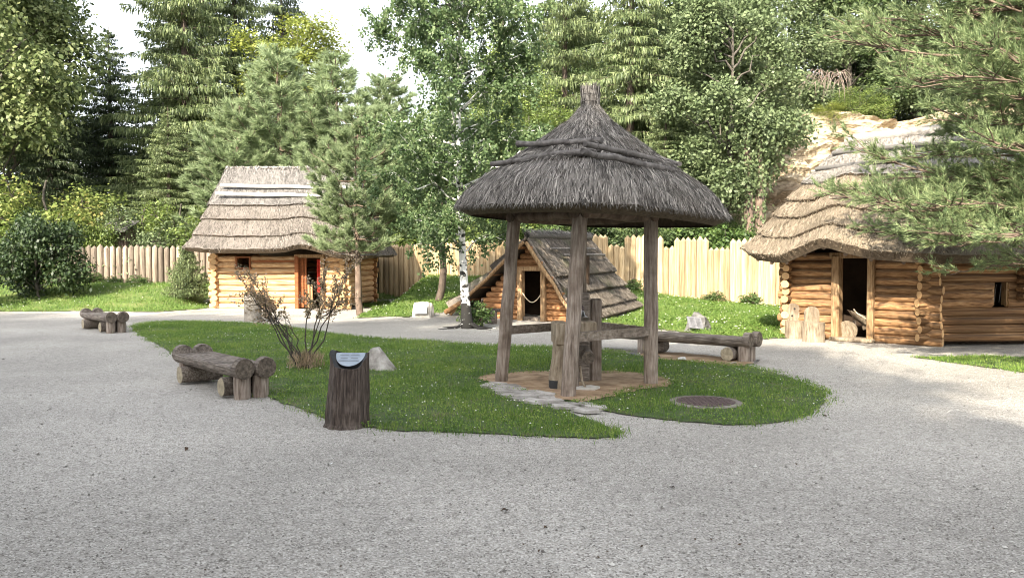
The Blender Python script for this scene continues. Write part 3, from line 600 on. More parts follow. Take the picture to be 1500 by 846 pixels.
MB().tube([(x0 - .55, y0 + .22, .36), (x0 + .5, y0 - .12, .36)], .09, 8, squash=.55, capmi=1, noise=.05).build('seat', [M['wood_dark'], M['end_grey']], bn)
for dx in (-.32, .18): MB().tube([(x0 + dx, y0 - dx * .33 + .02, -.02), (x0 + dx, y0 - dx * .33 + .02, .33)], .11, 10, capmi=1, noise=.05).build('leg', [M['wood_grey'], M['end_pale']], bn)

# ---------------------------------------------------------------- right hut
RH = empty('log_hut', (9, 17.5, 0), 0, 'large log hut with pale layered thatch and dark doorway behind the near pine branches', 'hut')
a1, c1, e1 = (6.02, 17.05), (8.02, 15.1), (12.6, 15.55)
L1 = math.dist(a1, c1)
def sol(px):  # distance along the first wall seen at px
    k = (px - 750) / F; ux, uy = (c1[0] - a1[0]) / L1, (c1[1] - a1[1]) / L1; return (k * a1[1] - a1[0]) / (ux - k * uy)
d0, d1 = sol(1232), sol(1276)
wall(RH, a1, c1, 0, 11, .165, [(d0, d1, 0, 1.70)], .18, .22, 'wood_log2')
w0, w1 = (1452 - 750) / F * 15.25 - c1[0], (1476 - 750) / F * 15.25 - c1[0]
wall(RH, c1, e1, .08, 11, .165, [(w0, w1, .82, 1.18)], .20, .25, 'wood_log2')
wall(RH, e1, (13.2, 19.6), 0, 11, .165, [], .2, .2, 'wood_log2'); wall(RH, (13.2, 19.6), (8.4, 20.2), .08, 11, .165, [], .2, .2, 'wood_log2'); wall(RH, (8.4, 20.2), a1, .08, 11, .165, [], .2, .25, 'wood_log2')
an = math.atan2(c1[1] - a1[1], c1[0] - a1[0])
for s, wd in ((d0 - .06, .16), (d1 + .04, .13)): MB().box(onw(a1, c1, s, .88, .05), (wd, .24, 1.76), an, bev=.02).build('door_frame', [M['wood_frame']], RH)
MB().box(onw(a1, c1, (d0 + d1) / 2, 1.76, .04), (1.0, .2, .12), an, bev=.015).build('door_lintel', [M['wood_frame']], RH)
MB().box(onw(a1, c1, (d0 + d1) / 2, .04, .10), (.85, .4, .08), an, bev=.02).build('door_sill', [M['seat_wood']], RH)
MB().box(onw(a1, c1, L1 / 2, .95, -.75), (2.3, .05, 1.9), an).build('shade_panel', [M['room_shade']], RH)  # added panel that blacks out the view through the door
MB().box((10, 17.6, .01), (5.5, 4.0, .05), 0).build('floor', [M['room_shade']], RH)
MB().box((c1[0] + (w0 + w1) / 2, 15.75, 1.0), (1.6, .04, 1.2)).build('shade_panel', [M['room_shade']], RH)  # added panel that darkens the window opening
b = MB(); [b.box((c1[0] + s, 15.16 + s * .09, 1.0), (.05, .14, .44), .09) for s in (w0 + .01, w1 - .01)]; b.build('window_frame', [M['wood_frame']], RH)
for s in (.35, .65): MB().tube([(c1[0] + w0 + (w1 - w0) * s - .02, 15.18 + w0 * .09, .84), (c1[0] + w0 + (w1 - w0) * s + .02, 15.18 + w0 * .09, 1.18)], .006, 6).build('window_bar', [M['pole_grey']], RH)
for k in range(7): log(RH, (9.85, 14.98, .95 + k * .16), (9.85, 15.5, .95 + k * .16), .085, 'wood_log2')
EE = [(1092, 369, 18.0), (1107, 379, 17.1), (1128, 382, 16.6), (1150, 383, 16.2), (1177, 371, 15.8), (1205, 359, 15.4), (1236, 368, 15.1), (1275, 378, 14.8), (1322, 381, 14.4), (1372, 384, 14.1)]
KE = [PZ(*p) for p in EE] + [(9.4, 14.2, 1.62), (11.6, 14.4, 1.65), (13.6, 14.8, 1.7), (14.2, 17.3, 1.8), (14.0, 20.8, 1.8), (11, 21.4, 1.8), (8.2, 21.2, 1.8), (6.2, 19.9, 1.84)]
KT = [(8.1, 19.25, 4.5), (8.1, 19.2, 4.5), (8.12, 19.15, 4.5), (8.15, 19.1, 4.52), (8.2, 19.05, 4.52), (8.35, 18.9, 4.53), (8.6, 18.7, 4.54), (9.1, 18.4, 4.56), (9.6, 18.1, 4.58), (10.1, 17.8, 4.6), (10.8, 17.5, 4.6), (11.6, 17.4, 4.6), (12.2, 17.5, 4.6), (12.3, 17.7, 4.6), (12.2, 18, 4.6), (10.5, 18.4, 4.6), (8.6, 19.2, 4.52), (8.2, 19.4, 4.5)]
E = smooth_loop(lerp_loop(KE, 4, True), 1, True); T = smooth_loop(lerp_loop(KT, 4, True), 2, True)
Sr, Nr = thatch(RH, E, T, lambda t: (float(np.interp(t, [0, .3, .6, 1], [0, .27, .58, 1])), 0), [(0, .17, 'thatch_brown', .17), (.15, .33, 'thatch_brown', .10), (.31, .47, 'thatch_brown', .09), (.45, .62, 'thatch_brown', .10), (.60, 1.0, 'thatch_pale', .09)], True, 3800, .20, .017, 9, .022, urange=[(0, 50), (68, 72)])
gu, gt = np.meshgrid(np.linspace(2, 50, 140), np.linspace(.5, 1, 60)); gs = Sr(gu.ravel(), gt.ravel()); gn, _ = Nr(gu.ravel(), gt.ravel())
for (xa, ya, xb, yb) in ((1222, 233, 1420, 214), (1199, 256, 1420, 232)):
    p = []
    for f in np.linspace(0, 1, 7):
        px, py = xa + (xb - xa) * f, ya + (yb - ya) * f; e_ = np.hypot(750 + F * gs[:, 0] / gs[:, 1] - px, HZ + F * (EYE - gs[:, 2]) / gs[:, 1] - py); k_ = int(np.argmin(e_)); p.append(gs[k_] + gn[k_] * .15)
    p = np.array(p); p[1:-1] = (p[:-2] + 2 * p[1:-1] + p[2:]) / 4
    MB().tube(p, .05, 8, noise=.05).build('ridge_pole', [M['pole_grey']], RH)
b = MB(); Tp = T[[8, 20, 28, 36, 44, 48]]; b.tube(Tp + [0, 0, .03], .14, 10, noise=.06); b.build('ridge_thatch', [M['thatch_pale']], RH)
for k in range(0, 44, 4):
    a = Sr(np.array([k + .0]), np.array([.02]))[0]; b_ = Sr(np.array([k + .0]), np.array([.5]))[0]; pole(RH, a - [0, 0, .10], b_ - [0, 0, .12], .04, 'bark_pine', 'rafter', k)

# things at the right hut's door
def stump_chair(px, py, w, hs, ht, bw, holes, lab, sd):
    x, y = G(px, py); t = empty('stump_chair', (x, y, 0), 0, lab, 'chair', 'carved stump chairs by the hut wall')
    MB().tube([(x, y, -.02), (x, y, hs * .5), (x, y, hs)], [w * .52, w * .5, w * .5], 14, noise=.03, seed=sd).build('seat', [M['seat_wood']], t)
    n = 9; pr = [(-bw / 2, hs - .02), (bw / 2, hs - .02)] + [(bw / 2 * math.cos(a), ht - bw * .5 + bw * .5 * math.sin(a)) for a in np.linspace(0, math.pi, n)]
    v = [(x + p[0], y + .08, p[1]) for p in pr] + [(x + p[0], y + .16, p[1]) for p in pr]; m_ = len(pr)
    bb = MB().add(v, [np.arange(m_)[None, :], np.arange(m_, 2 * m_)[None, ::-1], np.array([(i, m_ + i, m_ + (i + 1) % m_, (i + 1) % m_) for i in range(m_)])]).build('backrest', [M['seat_wood']], t)
    for hx, hz in holes: MB().tube([(x + hx, y + .074, hz), (x + hx, y + .085, hz)], .022, 8).build('hole_disc', [M['black']], bb)  # black disc stands for the shade inside each hole
stump_chair(1165, 495, .40, .37, .74, .26, ((0.02, .62), (-.03, .47)), 'narrow stump chair with two small holes in its backrest, nearer the hut corner', 2)
stump_chair(1193, 500, .44, .39, .71, .29, (), 'wider stump chair with plain rounded backrest, nearer the hut door', 3)
x, y = onw(a1, c1, (d0 + d1) / 2 + .05, 0, -.25)[:2]
tb = empty('wooden_trough', (x, y, 0), 0, 'pale carved wooden trough on a stand with a rope, inside the open right-hand doorway', 'trough')
b = MB(); th = np.linspace(0, 2 * math.pi, 21)[:-1]
rings = [(.30, .13, .50), (.32, .14, .52), (.28, .11, .50), (.18, .07, .43), (.02, .01, .40)]
out = [(.02, .01, .33), (.2, .08, .36), (.30, .13, .50)]
for RR in (rings, out):
    V = np.array([[(x + a * np.cos(t), y + c * np.sin(t) * .9, z - .12 * np.cos(t)) for t in th] for a, c, z in RR]).reshape(-1, 3)
    b.add(V, np.array([(k * 20 + j, k * 20 + (j + 1) % 20, (k + 1) * 20 + (j + 1) % 20, (k + 1) * 20 + j) for k in range(len(RR) - 1) for j in range(20)]), 0, True)
b.build('bowl', [M['seat_wood']], tb)
for dx in (-.14, .14): MB().box((x + dx, y + .05, .2), (.05, .05, .42)).build('leg', [M['wood_dark']], tb)
MB().tube([(x - .28, y - .22, .66), (x - .22, y - .24, .58), (x - .05, y - .27, .47), (x + .15, y - .27, .44), (x + .33, y - .26, .49)], .012, 5).build('rope', [M['rope']], tb)
x2, y2 = onw(a1, c1, d0 + .13, 0, -.06)[:2]
tag(MB().tube([(x2 - .03, y2 - .03, .20), (x2 + .01, y2 + .02, .22)], .20, 18, smooth=False).build('wooden_disc', [M['seat_wood']]), 'round pale wooden disc leaning inside the left edge of the dark doorway', 'wooden disc')

# ---------------------------------------------------------------- palisades
def stake_mesh(kind, k):
    g = np.random.default_rng(k); b = MB()
    if kind == 'log':
        b.tube([(0, 0, 0), (0.01 * g.normal(), 0, .5), (0, 0, .93), (0, 0, .965), (0, 0, 1.0)], [1.0, .97, .93, .55, .04], 9, noise=.04, seed=k)
        [v.__setitem__((slice(None), slice(0, 2)), v[:, :2] * .118) for v in b.v]
        return b.mesh('stake', [M['stake_log']])
    b.tube([(0, 0, 0), (0, 0, .5), (0, 0, .945), (0, 0, 1.0)], [.105, .103, .103, .008], 8, noise=.03, seed=k, smooth=False, phase=.39, squash=.7)
    return b.mesh('stake', [M['stake_pale']])
SM = {k: [stake_mesh(k, i) for i in range(4)] for k in ('log', 'pale')}
def stake(parent, x, y, z0, z1, kind, rx=0, ry=0, sc=1):
    o = D.objects.new('stake', RG.choice(SM[kind])); link(o, parent); o.location = (x, y, z0); o.scale = (sc, sc, z1 - z0)
    o.rotation_euler = (rx, ry, RG.choice((0, 3.14159)) + RG.uniform(-.25, .25)); return o
pl = empty('palisade_fence', (-16, 33, .6), 0, 'brown round-log palisade with pencil tips left of the hut with white ridge poles', 'fence')
x = -19.5
while x < -4.9:
    y = 33.0 + .03 * (x + 16); h0 = float(hgt(x, y)); stake(pl, x, y, h0 - .15, 2.34 + RG.uniform(-.05, .05), 'log', RG.uniform(-.01, .01), RG.uniform(-.015, .015), RG.uniform(1.0, 1.16)); x += .25
pl2 = empty('palisade_fence', (2, 30, .5), 0, 'long pale palisade of flat pointed stakes with stepped top behind the A-frame hut', 'fence')
fp = [(530, 32.6), (700, 31), (860, 29.7), (1000, 28.9), (1175, 28.2), (1290, 28.0)]
tops = [(530, 361), (700, 352), (745, 351), (858, 350), (859, 343), (889, 343), (890, 359), (916, 359), (917, 344), (944, 344), (946, 352), (958, 352), (959, 345), (968, 345), (969, 361), (989, 361), (990, 347), (1037, 347), (1038, 363), (1067, 363), (1068, 349), (1102, 349), (1103, 352), (1290, 352)]
px = 530
while px < 1290:
    d_ = float(np.interp(px, [p[0] for p in fp], [p[1] for p in fp])); tp = float(np.interp(px, [t[0] for t in tops], [t[1] for t in tops]))
    x = (px - 750) / F * d_; z1 = EYE - (tp - HZ) * d_ / F
    stake(pl2, x, d_, float(hgt(x, d_)) - .2, z1 + RG.uniform(-.035, .04), 'log' if px < 556 else 'pale', RG.uniform(-.01, .01), RG.uniform(-.01, .01), .93 if px < 556 else 1.12)
    px += .205 * F / d_
sh = empty('garden_shed', (X0 := (166 - 750) / F * 34.4, 34.9, .7), 0, 'small brown shed with grey slat roof glimpsed above the left palisade', 'shed')
for k in range(9): MB().box((X0 - .5 + k * .125, 34.9, 1.85), (.118, .9, 2.5), 0, bev=.01).build('wall_board', [M['bark_pine']], sh)
for k in range(5): MB().box((X0, 34.3 + k * .28, 3.02 + k * .10), (1.3, .33, .045), 0, tilt=(.34, 0, 0)).build('roof_board', [M['pole_grey']], sh)
pl3 = empty('palisade_fence', (-17.5, 26.5, 0), 0, 'short weathered palisade end with a leaning prop log at the left edge of the picture', 'fence')
for k in range(7): stake(pl3, -19.1 + k * .24, 27.4 - .12 * k, -.1, 2.1 - .12 * max(0, k - 3), 'log', RG.uniform(-.03, .03), RG.uniform(-.03, .03), .9)
log(pl3, (-17.5, 26.3, 1.1), (-16.9, 25.2, -.05), .09, 'wood_log2', 'end_pale', 'prop_log')

# ---------------------------------------------------------------- benches
def seat_log(b, y, L, r, sd):
    n, sd_ = 15, 14; g = np.random.default_rng(sd); xs_ = np.concatenate([[-L / 2, -L / 2 + .01, -L / 2 + .13, -L / 2 + .15], np.linspace(-L / 2 + .35, L / 2 - .35, 6), [L / 2 - .12, L / 2 - .1, L / 2 - .01, L / 2]])
    V = []
    for i_, x in enumerate(xs_):
        flat = -L / 2 + .14 < x < L / 2 - .11; rr_ = r * (.94 if i_ in (0, len(xs_) - 1) else 1) * (1 + g.normal() * .015)
        for j in range(sd_):
            a = j * 6.2832 / sd_; z = rr_ * math.sin(a)
            if flat: z = min(z, r * .15)
            V.append((x, y + rr_ * math.cos(a), z))
    m_ = len(xs_); q = np.array([(i_ * sd_ + j, (i_ + 1) * sd_ + j, (i_ + 1) * sd_ + (j + 1) % sd_, i_ * sd_ + (j + 1) % sd_) for i_ in range(m_ - 1) for j in range(sd_)])[:, ::-1]
    V = np.array(V); b.add(V, q, 0); b.add(V[:sd_], np.arange(sd_)[None, ::-1], 1); b.add(V[-sd_:], np.arange(sd_)[None, :], 1); return b
def bench(loc, rz, lab, L=2.1, legs=None):
    t = empty('log_bench', (0, 0, 0), 0, lab, 'bench', 'log benches along the gravel edge')
    for k, y in enumerate((-.125, .125)):
        o = seat_log(MB(), y, L, .127, k).build('seat_log', [M['wood_grey'], M['end_grey']], t); o.location = (.03 * k, 0, .365)
    for x, sx_ in (legs or ((-L / 2 + .38, -1), (L / 2 - .34, 1))):
        MB().tube([(x, -.28, .13), (x, .26, .13)], .112, 12, capmi=1, noise=.03, seed=sx_ + 3).build('cross_log', [M['wood_grey'], M['end_pale']], t)
        for y in (-.112, .112):
            MB().tube([(x + sx_ * .21, y, -.03), (x + sx_ * .21, y, .27)], .098, 10, capmi=1, noise=.05, seed=4).build('leg', [M['post_grey'], M['end_grey']], t)
    t.location = (*loc, 0); t.rotation_euler = (0, 0, rz); return t
def copy_tree(o, parent=None):
    c = o.copy(); S.collection.objects.link(c); c.parent = parent
    for ch in o.children: copy_tree(ch, c)
    return c
B1 = bench((-3.72, 9.98), math.atan2(-1.5, 1.35), 'weathered double-log bench nearest the viewer, on the gravel left of the info stump')
B2 = copy_tree(B1); B2.location = (-9.72, 18.65, 0); B2.rotation_euler = (0, 0, math.atan2(-1.55, 1.45)); B2['label'] = 'double-log bench farthest left at the back tip of the middle lawn'
B3 = bench((2.76, 13.62), math.atan2(-2.0, 2.3), 'longest double-log bench, right of the thatched shelter beyond the manhole cover', 3.05, ((-.28, -1), (1.18, 1)))

# ---------------------------------------------------------------- info stump, stones, planter, manhole
x0, y0 = G(508, 624); st_ = empty('info_stump', (x0, y0, 0), 0, 'dark tree stump holding a pale blue sloping board at the lawn front edge', 'info stump')
b = MB(); n = 40; zs = np.array([-.03, .04, .14, .26, .38, .48, .56]); g = np.random.default_rng(3); bump_ = g.normal(size=n) * .006; V = []
bump_ = (bump_ + np.roll(bump_, 1)) ; th = np.arange(n) * 6.28318 / n
front = np.exp(-((np.sin(th) + 1) / .55) ** 2)
zt = .748 - .012 * np.cos(th) - .165 * front ** .8 - .06 * np.clip(np.sin(th), 0, 1)
for k, z in enumerate(list(zs) + [None, None]):
    f = (z if z is not None else .6) / .75; r = .212 - .032 * min(f, 1) + (.03 if z is not None and z < 0 else 0)
    rr_ = r + bump_ + g.normal(size=n) * .0025
    zz_ = np.full(n, z) if z is not None else (zt if k == len(zs) + 1 else (zt + .56) / 2)
    V.append(np.stack([x0 + rr_ * np.cos(th) + .035 * f, y0 + rr_ * np.sin(th), zz_], 1))
inner = np.stack([x0 + .035 + .150 * np.cos(th), y0 + .150 * np.sin(th), zt - .005], 1); V.append(inner)
V.append(np.stack([x0 + .035 + .125 * np.cos(th), y0 + .125 * np.sin(th), zt * 0 + .45], 1))
V = np.concatenate(V); R = len(V) // n
q = [(i_ * n + j, i_ * n + (j + 1) % n, (i_ + 1) * n + (j + 1) % n, (i_ + 1) * n + j) for i_ in range(R - 1) for j in range(n)]
k1 = (len(zs) + 1) * n
b.add(V, [np.array(q[:k1])], 0, False); b.add(V, [np.array(q[k1:])], 1, False); b.build('trunk', [M['wood_dark'], M['black']], st_)
bz = lambda y_: .605 + .115 * (y_ - y0 + .145) / .16
ys_ = np.minimum(.145 * np.sin(th), .012)
bd = np.stack([x0 + .035 + .143 * np.cos(th), y0 + ys_, bz(y0 + ys_)], 1)
bo = MB().add(bd, np.arange(n)[None, :], 0).build('board', [M['steel_board']], st_)
pr = MB()
for k in range(6):
    yy = .0 - k * .018; w_ = .035 + .01 * (k % 3)
    for xx_ in (-.055, .045):
        c = np.array([x0 + .035 + xx_, y0 + yy]); zf = lambda y_: bz(y_) + .002
        pr.add([(c[0] - w_, c[1] - .0018, zf(c[1] - .0018)), (c[0] + w_, c[1] - .0018, zf(c[1] - .0018)), (c[0] + w_, c[1] + .0018, zf(c[1] + .0018)), (c[0] - w_, c[1] + .0018, zf(c[1] + .0018))], np.array([(0, 1, 2, 3)]))
pr.build('print', [M['print']], bo)
import bmesh
def rock(name, pts, mk, parent=None, sub=1, amp=.02, seed=0, **k):
    bm = bmesh.new(); [bm.verts.new(p) for p in pts]; bmesh.ops.convex_hull(bm, input=bm.verts)
    bmesh.ops.subdivide_edges(bm, edges=bm.edges, cuts=2, use_grid_fill=True); g = random.Random(seed)
    for v in bm.verts: v.co += Vector((g.gauss(0, amp), g.gauss(0, amp), g.gauss(0, amp)))
    me = D.meshes.new(name); bm.to_mesh(me); bm.free(); me.materials.append(M[mk]); o = D.objects.new(name, me); link(o, parent); return tag(o, **k)
x, y = G(556, 543)
rock('boulder', [(x - .30, y + .05, -.03), (x - .18, y - .12, -.03), (x + .18, y - .16, -.03), (x + .27, y + .0, -.02), (x + .2, y + .2, -.03), (x - .2, y + .25, -.03), (x - .12, y + .05, .33), (x - .02, y + .08, .35), (x - .18, y + .1, .28), (x + .22, y, .07)], 'slab', seed=2, amp=.008, label='pointed grey boulder in the grass just behind the info stump', cat='boulder')
x, y = G(619, 467)
ws = empty('marker_stone', (x, y, 0), 0, 'white limestone marker with a white plate beside the dark trunk near the path', 'stone')
rock('stone', [(x - .32, y - .1, -.03), (x + .22, y - .2, -.03), (x + .33, y + .1, -.03), (x - .2, y + .3, -.03), (x - .26, y + .1, .47), (x + .16, y + .05, .50), (x + .3, y + .12, .40), (x + .3, y + .2, .2), (x - .15, y + .25, .42)], 'stone_pale', ws, seed=3, amp=.01)
MB().box((x - .06, y - .11, .28), (.40, .02, .27), -.1, tilt=(-.48, 0, 0)).build('plate', [M['plaque_white']], ws)
x, y = G(1022, 486)
ps = empty('marker_stone', (x, y, 0), 0, 'grey marker stone with framed text plate on the sunny grass behind the right bench', 'stone')
rock('stone', [(x - .33, y - .05, -.03), (x + .12, y - .22, -.03), (x + .34, y + .05, -.03), (x + .2, y + .3, -.03), (x - .2, y + .3, -.03), (x - .05, y + .12, .46), (x + .06, y + .15, .46), (x + .30, y + .12, .25), (x + .18, y + .02, .34), (x - .2, y + .1, .25)], 'stone', ps, seed=5, amp=.008)
fr_ = MB().box((x - .08, y - .13, .22), (.36, .02, .34), .22, tilt=(-.75, .12, 0)).build('frame', [M['plaque']], ps)
b = MB()
for k in range(9):
    for h_ in (-1, 1):
        p = Matrix.Rotation(.22, 3, 'Z') @ Euler((-.75, .12, 0)).to_matrix() @ Vector((h_ * .075, -.013, .13 - k * .033)); b.box((x - .08 + p.x, y - .13 + p.y, .22 + p.z), (.12 - .02 * (k % 3), .004, .010), .22, tilt=(-.75, .12, 0))
b.build('print', [M['print']], fr_)
x, y = G(370, 470); pc = empty('stone_planter', (x, y, 0), 0, 'rough grey cylindrical post stump beside the twiggy bush, in front of the left hut', 'planter')
MB().tube([(x, y, -.02), (x, y, .1), (x, y, .4), (x - .01, y, .74)], [.25, .235, .235, .225], 18, noise=.02, capmi=1).build('drum', [M['concrete'], M['dirt']], pc)
MB().tube([(x - .01, y, .74), (x - .01, y, .77)], [.19, .18], 14, noise=.05).build('soil', [M['dirt']], pc)
x, y = G(1035, 591); mh = empty('manhole_cover', (x, y, 0), 0, 'round rusty manhole cover in a concrete ring set in the lawn', 'manhole')
b = MB(); V = [(x + r_ * math.cos(t), y + r_ * math.sin(t), z) for r_, z in ((.425, .0), (.405, .02), (.335, .024), (.33, .012)) for t in np.arange(32) * 6.2832 / 32]
b.add(V, np.array([(i_ * 32 + j, i_ * 32 + (j + 1) % 32, (i_ + 1) * 32 + (j + 1) % 32, (i_ + 1) * 32 + j) for i_ in range(3) for j in range(32)])); b.build('concrete_ring', [M['concrete']], mh)
b = MB().tube([(x, y, .0), (x, y, .028)], .325, 28, smooth=False)
for i_ in range(-5, 6):
    for j in range(-5, 6):
        if math.hypot(i_, j) * .055 < .29: b.box((x + i_ * .055, y + j * .055, .029), (.03, .03, .008), .785)
b.build('iron_lid', [M['iron']], mh)
g = random.Random(8)
for k, (px, py) in enumerate([(962, 524), (1090, 531), (1108, 532), (1074, 534), (930, 522), (1000, 529)]):
    x, y = G(px, py); s = g.uniform(.05, .09)
    rock('stone', [(x + g.uniform(-s, s), y + g.uniform(-s, s), g.uniform(0, s)) for _ in range(9)], 'stone_pale' if k % 2 else 'stone', seed=k, amp=.003, label='small loose stone ' + ['under the left leg of the right bench', 'pale at the right leg of the right bench', 'grey at the right end of the dirt strip', 'pale in front of the right bench leg', 'at the left end of the dirt strip beside the post', 'under the middle of the right bench'][k], cat='stone', group='stones under the right bench')
# fir cones / dry leaves and one white pebble lying on the gravel
for px, py, s, lab in [(738, 753, .022, 'dark crumpled dry leaf on the gravel, middle of the foreground'), (800, 778, .014, 'small dark dry leaf on the gravel, lower right of the larger one'), (269, 661, .024, 'dark curled dry leaf on the gravel at left'), (940, 806, .012, 'tiny dry leaf on the gravel near the bottom of the picture'), (988, 718, .02, 'curled twig-like dry leaf on the gravel right of the middle'), (1212, 611, .02, 'dark dry leaf on the gravel just off the right tip of the lawn'), (480, 683, .018, 'small white pebble on the gravel below the info stump')]:
    x, y = G(px, py); rd = np.random.default_rng(int(px)); b = MB()
    for k in range(3):
        a = rd.uniform(0, 6.28); u = np.array([math.cos(a), math.sin(a), .25]) * s; v_ = np.array([-math.sin(a), math.cos(a), .5]) * s * .6; c = np.array([x, y, .008]) + np.append(rd.normal(size=2) * s * .4, 0)
        V = [c - u, c + v_ + [0, 0, s * .3], c + u + [0, 0, s * .5], c - v_ * [1, 1, -.6]]; b.add(V, np.array([(0, 1, 2, 3)]))
    tag(b.build('dry_leaf', [M['brown_leaf'] if px != 480 else M['plaque_white']]), lab, 'dry leaf')
# ---------------------------------------------------------------- trees
def limb(p0, p1, g, n=6, wob=.05, droop=0.0):
    p0, p1 = np.array(p0, float), np.array(p1, float); f = np.linspace(0, 1, n)[:, None]
    L = np.linalg.norm(p1 - p0); p = p0 + (p1 - p0) * f + g.normal(size=(n, 3)) * wob * L * np.sin(f * math.pi) * .5
    p[:, 2] += droop * L * (np.sin(f[:, 0] * math.pi)); return p
def trunk_path(H, g, wob=.02, n=12):
    z = np.linspace(-.1, H, n); xy = np.cumsum(g.normal(size=(n, 2)) * wob, 0); xy[0] = 0; return np.column_stack([xy, z])
def tree_obj(name, parts, bark, leaf):
    t = empty(name); parts[0].build('trunk', [M[bark]], t)
    if len(parts) > 1: parts[1].build('crown', [M[k] for k in (leaf if isinstance(leaf, list) else [leaf])], t)
    t.location = (0, 0, -500); return t
def spruce(seed, H=20, R=4.2, leaf='needle_spruce', dens=1.0, z0=.06, droop=.55, size=1.0):
    g = np.random.default_rng(seed); tb, cb = MB(), MB(); tp = trunk_path(H, g, .03)
    tb.tube(tp, np.linspace(.30, .02, 12) * H / 20, 8, noise=.06, seed=seed)
    z = z0 * H; Cs, Ds, Ls, Ws = [], [], [], []
    while z < H * .985:
        r = R * (1 - z / H) ** .75 * g.uniform(.8, 1.12); nb = int(g.integers(5, 8)); a0 = g.uniform(0, 6.28)
        for k in range(nb):
            a = a0 + k * 6.283 / nb + g.normal() * .18; L = max(.25, r * g.uniform(.72, 1.1)); up = .12 + .5 * z / H
            f = np.linspace(0, 1, 7); zz = z + g.normal() * H * .011 + L * (up * f - droop * f ** 1.6 * .8 + .16 * np.clip(f - .75, 0, 1) * 2)
            px, py = np.interp(z, tp[:, 2], tp[:, 0]), np.interp(z, tp[:, 2], tp[:, 1])
            pth_ = np.stack([px + math.cos(a) * L * f, py + math.sin(a) * L * f, zz], 1)
            tb.tube(pth_[:6], np.linspace(.035, .008, 6) * (.4 + L / 4), 4, cap=0)
            n = int(88 * L * dens) + 8; s = g.uniform(.04, 1.03, n) ** .85
            c = np.stack([np.interp(s, f, pth_[:, j]) for j in range(3)], 1)
            lat = np.array([-math.sin(a), math.cos(a), 0]); wd = L * .26 * np.sin(np.clip(s * 1.15, 0, 1) * math.pi * .9) + .06
            o = g.uniform(-1, 1, n); c += lat * (o * wd)[:, None]
            hang = g.random(n) < .55; ln = np.where(hang, g.uniform(.18, .52, n), g.uniform(.14, .34, n)) * (.55 + .45 * min(1, L / 2.5)) * size
            out = np.array([math.cos(a), math.sin(a), -.25])
            d = np.where(hang[:, None], np.array([0, 0, -1.]) + out * .25 + g.normal(size=(n, 3)) * .16, out + lat * (o * 1.1)[:, None] + g.normal(size=(n, 3)) * .2)
            Cs.append(c); Ds.append(unit(d)); Ls.append(ln); Ws.append(g.uniform(.035, .075, n) * size)
        z += H * .021 * g.uniform(.8, 1.2)
    c, d, L, W = map(np.concatenate, (Cs, Ds, Ls, Ws)); sd = perp(d, g)
    cb.leaves(c + d * (L * .4)[:, None], d, sd, L, W, 0, .5)
    return tree_obj('spruce_tree', [tb, cb], 'bark_spruce', leaf)
def blobs(g, H, z0, R, nb, rmin, rmax, top=.55):
    out = []
    for k in range(nb):
        for _ in range(60):
            z = g.uniform(z0, H - rmin); f = (z - z0) / (H - z0); env = R * math.sqrt(max(.02, 1 - ((f - .38) / .66) ** 2)); a = g.uniform(0, 6.28)
            q = env * g.uniform(.25, 1) ** .6 - rmin * .5; r = g.uniform(rmin, rmax) * (1 - .25 * f); p = np.array([q * math.cos(a), q * math.sin(a), z])
            if all(np.linalg.norm(p - o[0]) > .62 * (r + o[1]) for o in out): break
        out.append((p, r))
    return out
def leafy(seed, H=14, z0=2.5, R=4, nb=26, rmin=.9, rmax=1.7, leaf='leaf_big', bark='bark_grey', ls=.2, n=38000, cl=.32, tr=.2, name='leafy_tree', flat=.6, stems=1, droop=0.0, clump=26, core=.25):
    g = np.random.default_rng(seed); tb, cb = MB(), MB(); B = blobs(g, H, z0, R, nb, rmin, rmax)
    for s_ in range(stems):
        tp = trunk_path(H * .9, g, .06); tp[:, :2] += (s_ * .25); tb.tube(tp, np.linspace(tr, .03, 12), 8, noise=.06, seed=seed)
    A = sum(r * r for _, r in B)
    for p, r in B:
        zb = max(.3, p[2] - np.linalg.norm(p[:2]) * g.uniform(.6, 1.0) - .4); zb = min(zb, H * .85)
        b0 = [np.interp(zb, tp[:, 2], tp[:, 0]), np.interp(zb, tp[:, 2], tp[:, 1]), zb]; tb.tube(limb(b0, p, g, 6, .12, .06), np.linspace(tr * .38, .018, 6), 5, cap=0)
        nn = int(n * r * r / A); nc = max(3, nn // clump); cd = rdir(g, nc); cd[:, 2] = cd[:, 2] * .85 + .18; cd = unit(cd)
        cc = p + cd * (r * np.where(g.random(nc) < core, g.uniform(.3, .8, nc), g.uniform(.8, 1.12, nc)))[:, None]
        for k in range(0, nc, 5): tb.tube(limb(p, cc[k], g, 4, .1), [.016, .012, .009, .005], 3, cap=0)
        c = np.repeat(cc, clump, 0) + g.normal(size=(nc * clump, 3)) * np.array([cl, cl, cl * flat]); m_ = len(c)
        no = unit(rdir(g, m_) + np.array([0, 0, .9]) + np.repeat(cd, clump, 0) * .6); d = perp(no, g); d[:, 2] -= .35 + droop; d = unit(d); sd = unit(np.cross(d, no))
        L = ls * g.uniform(.6, 1.25, m_); cb.leaves(c, d, sd, L, L * g.uniform(.5, .8, m_))
    return tree_obj(name, [tb, cb], bark, leaf)
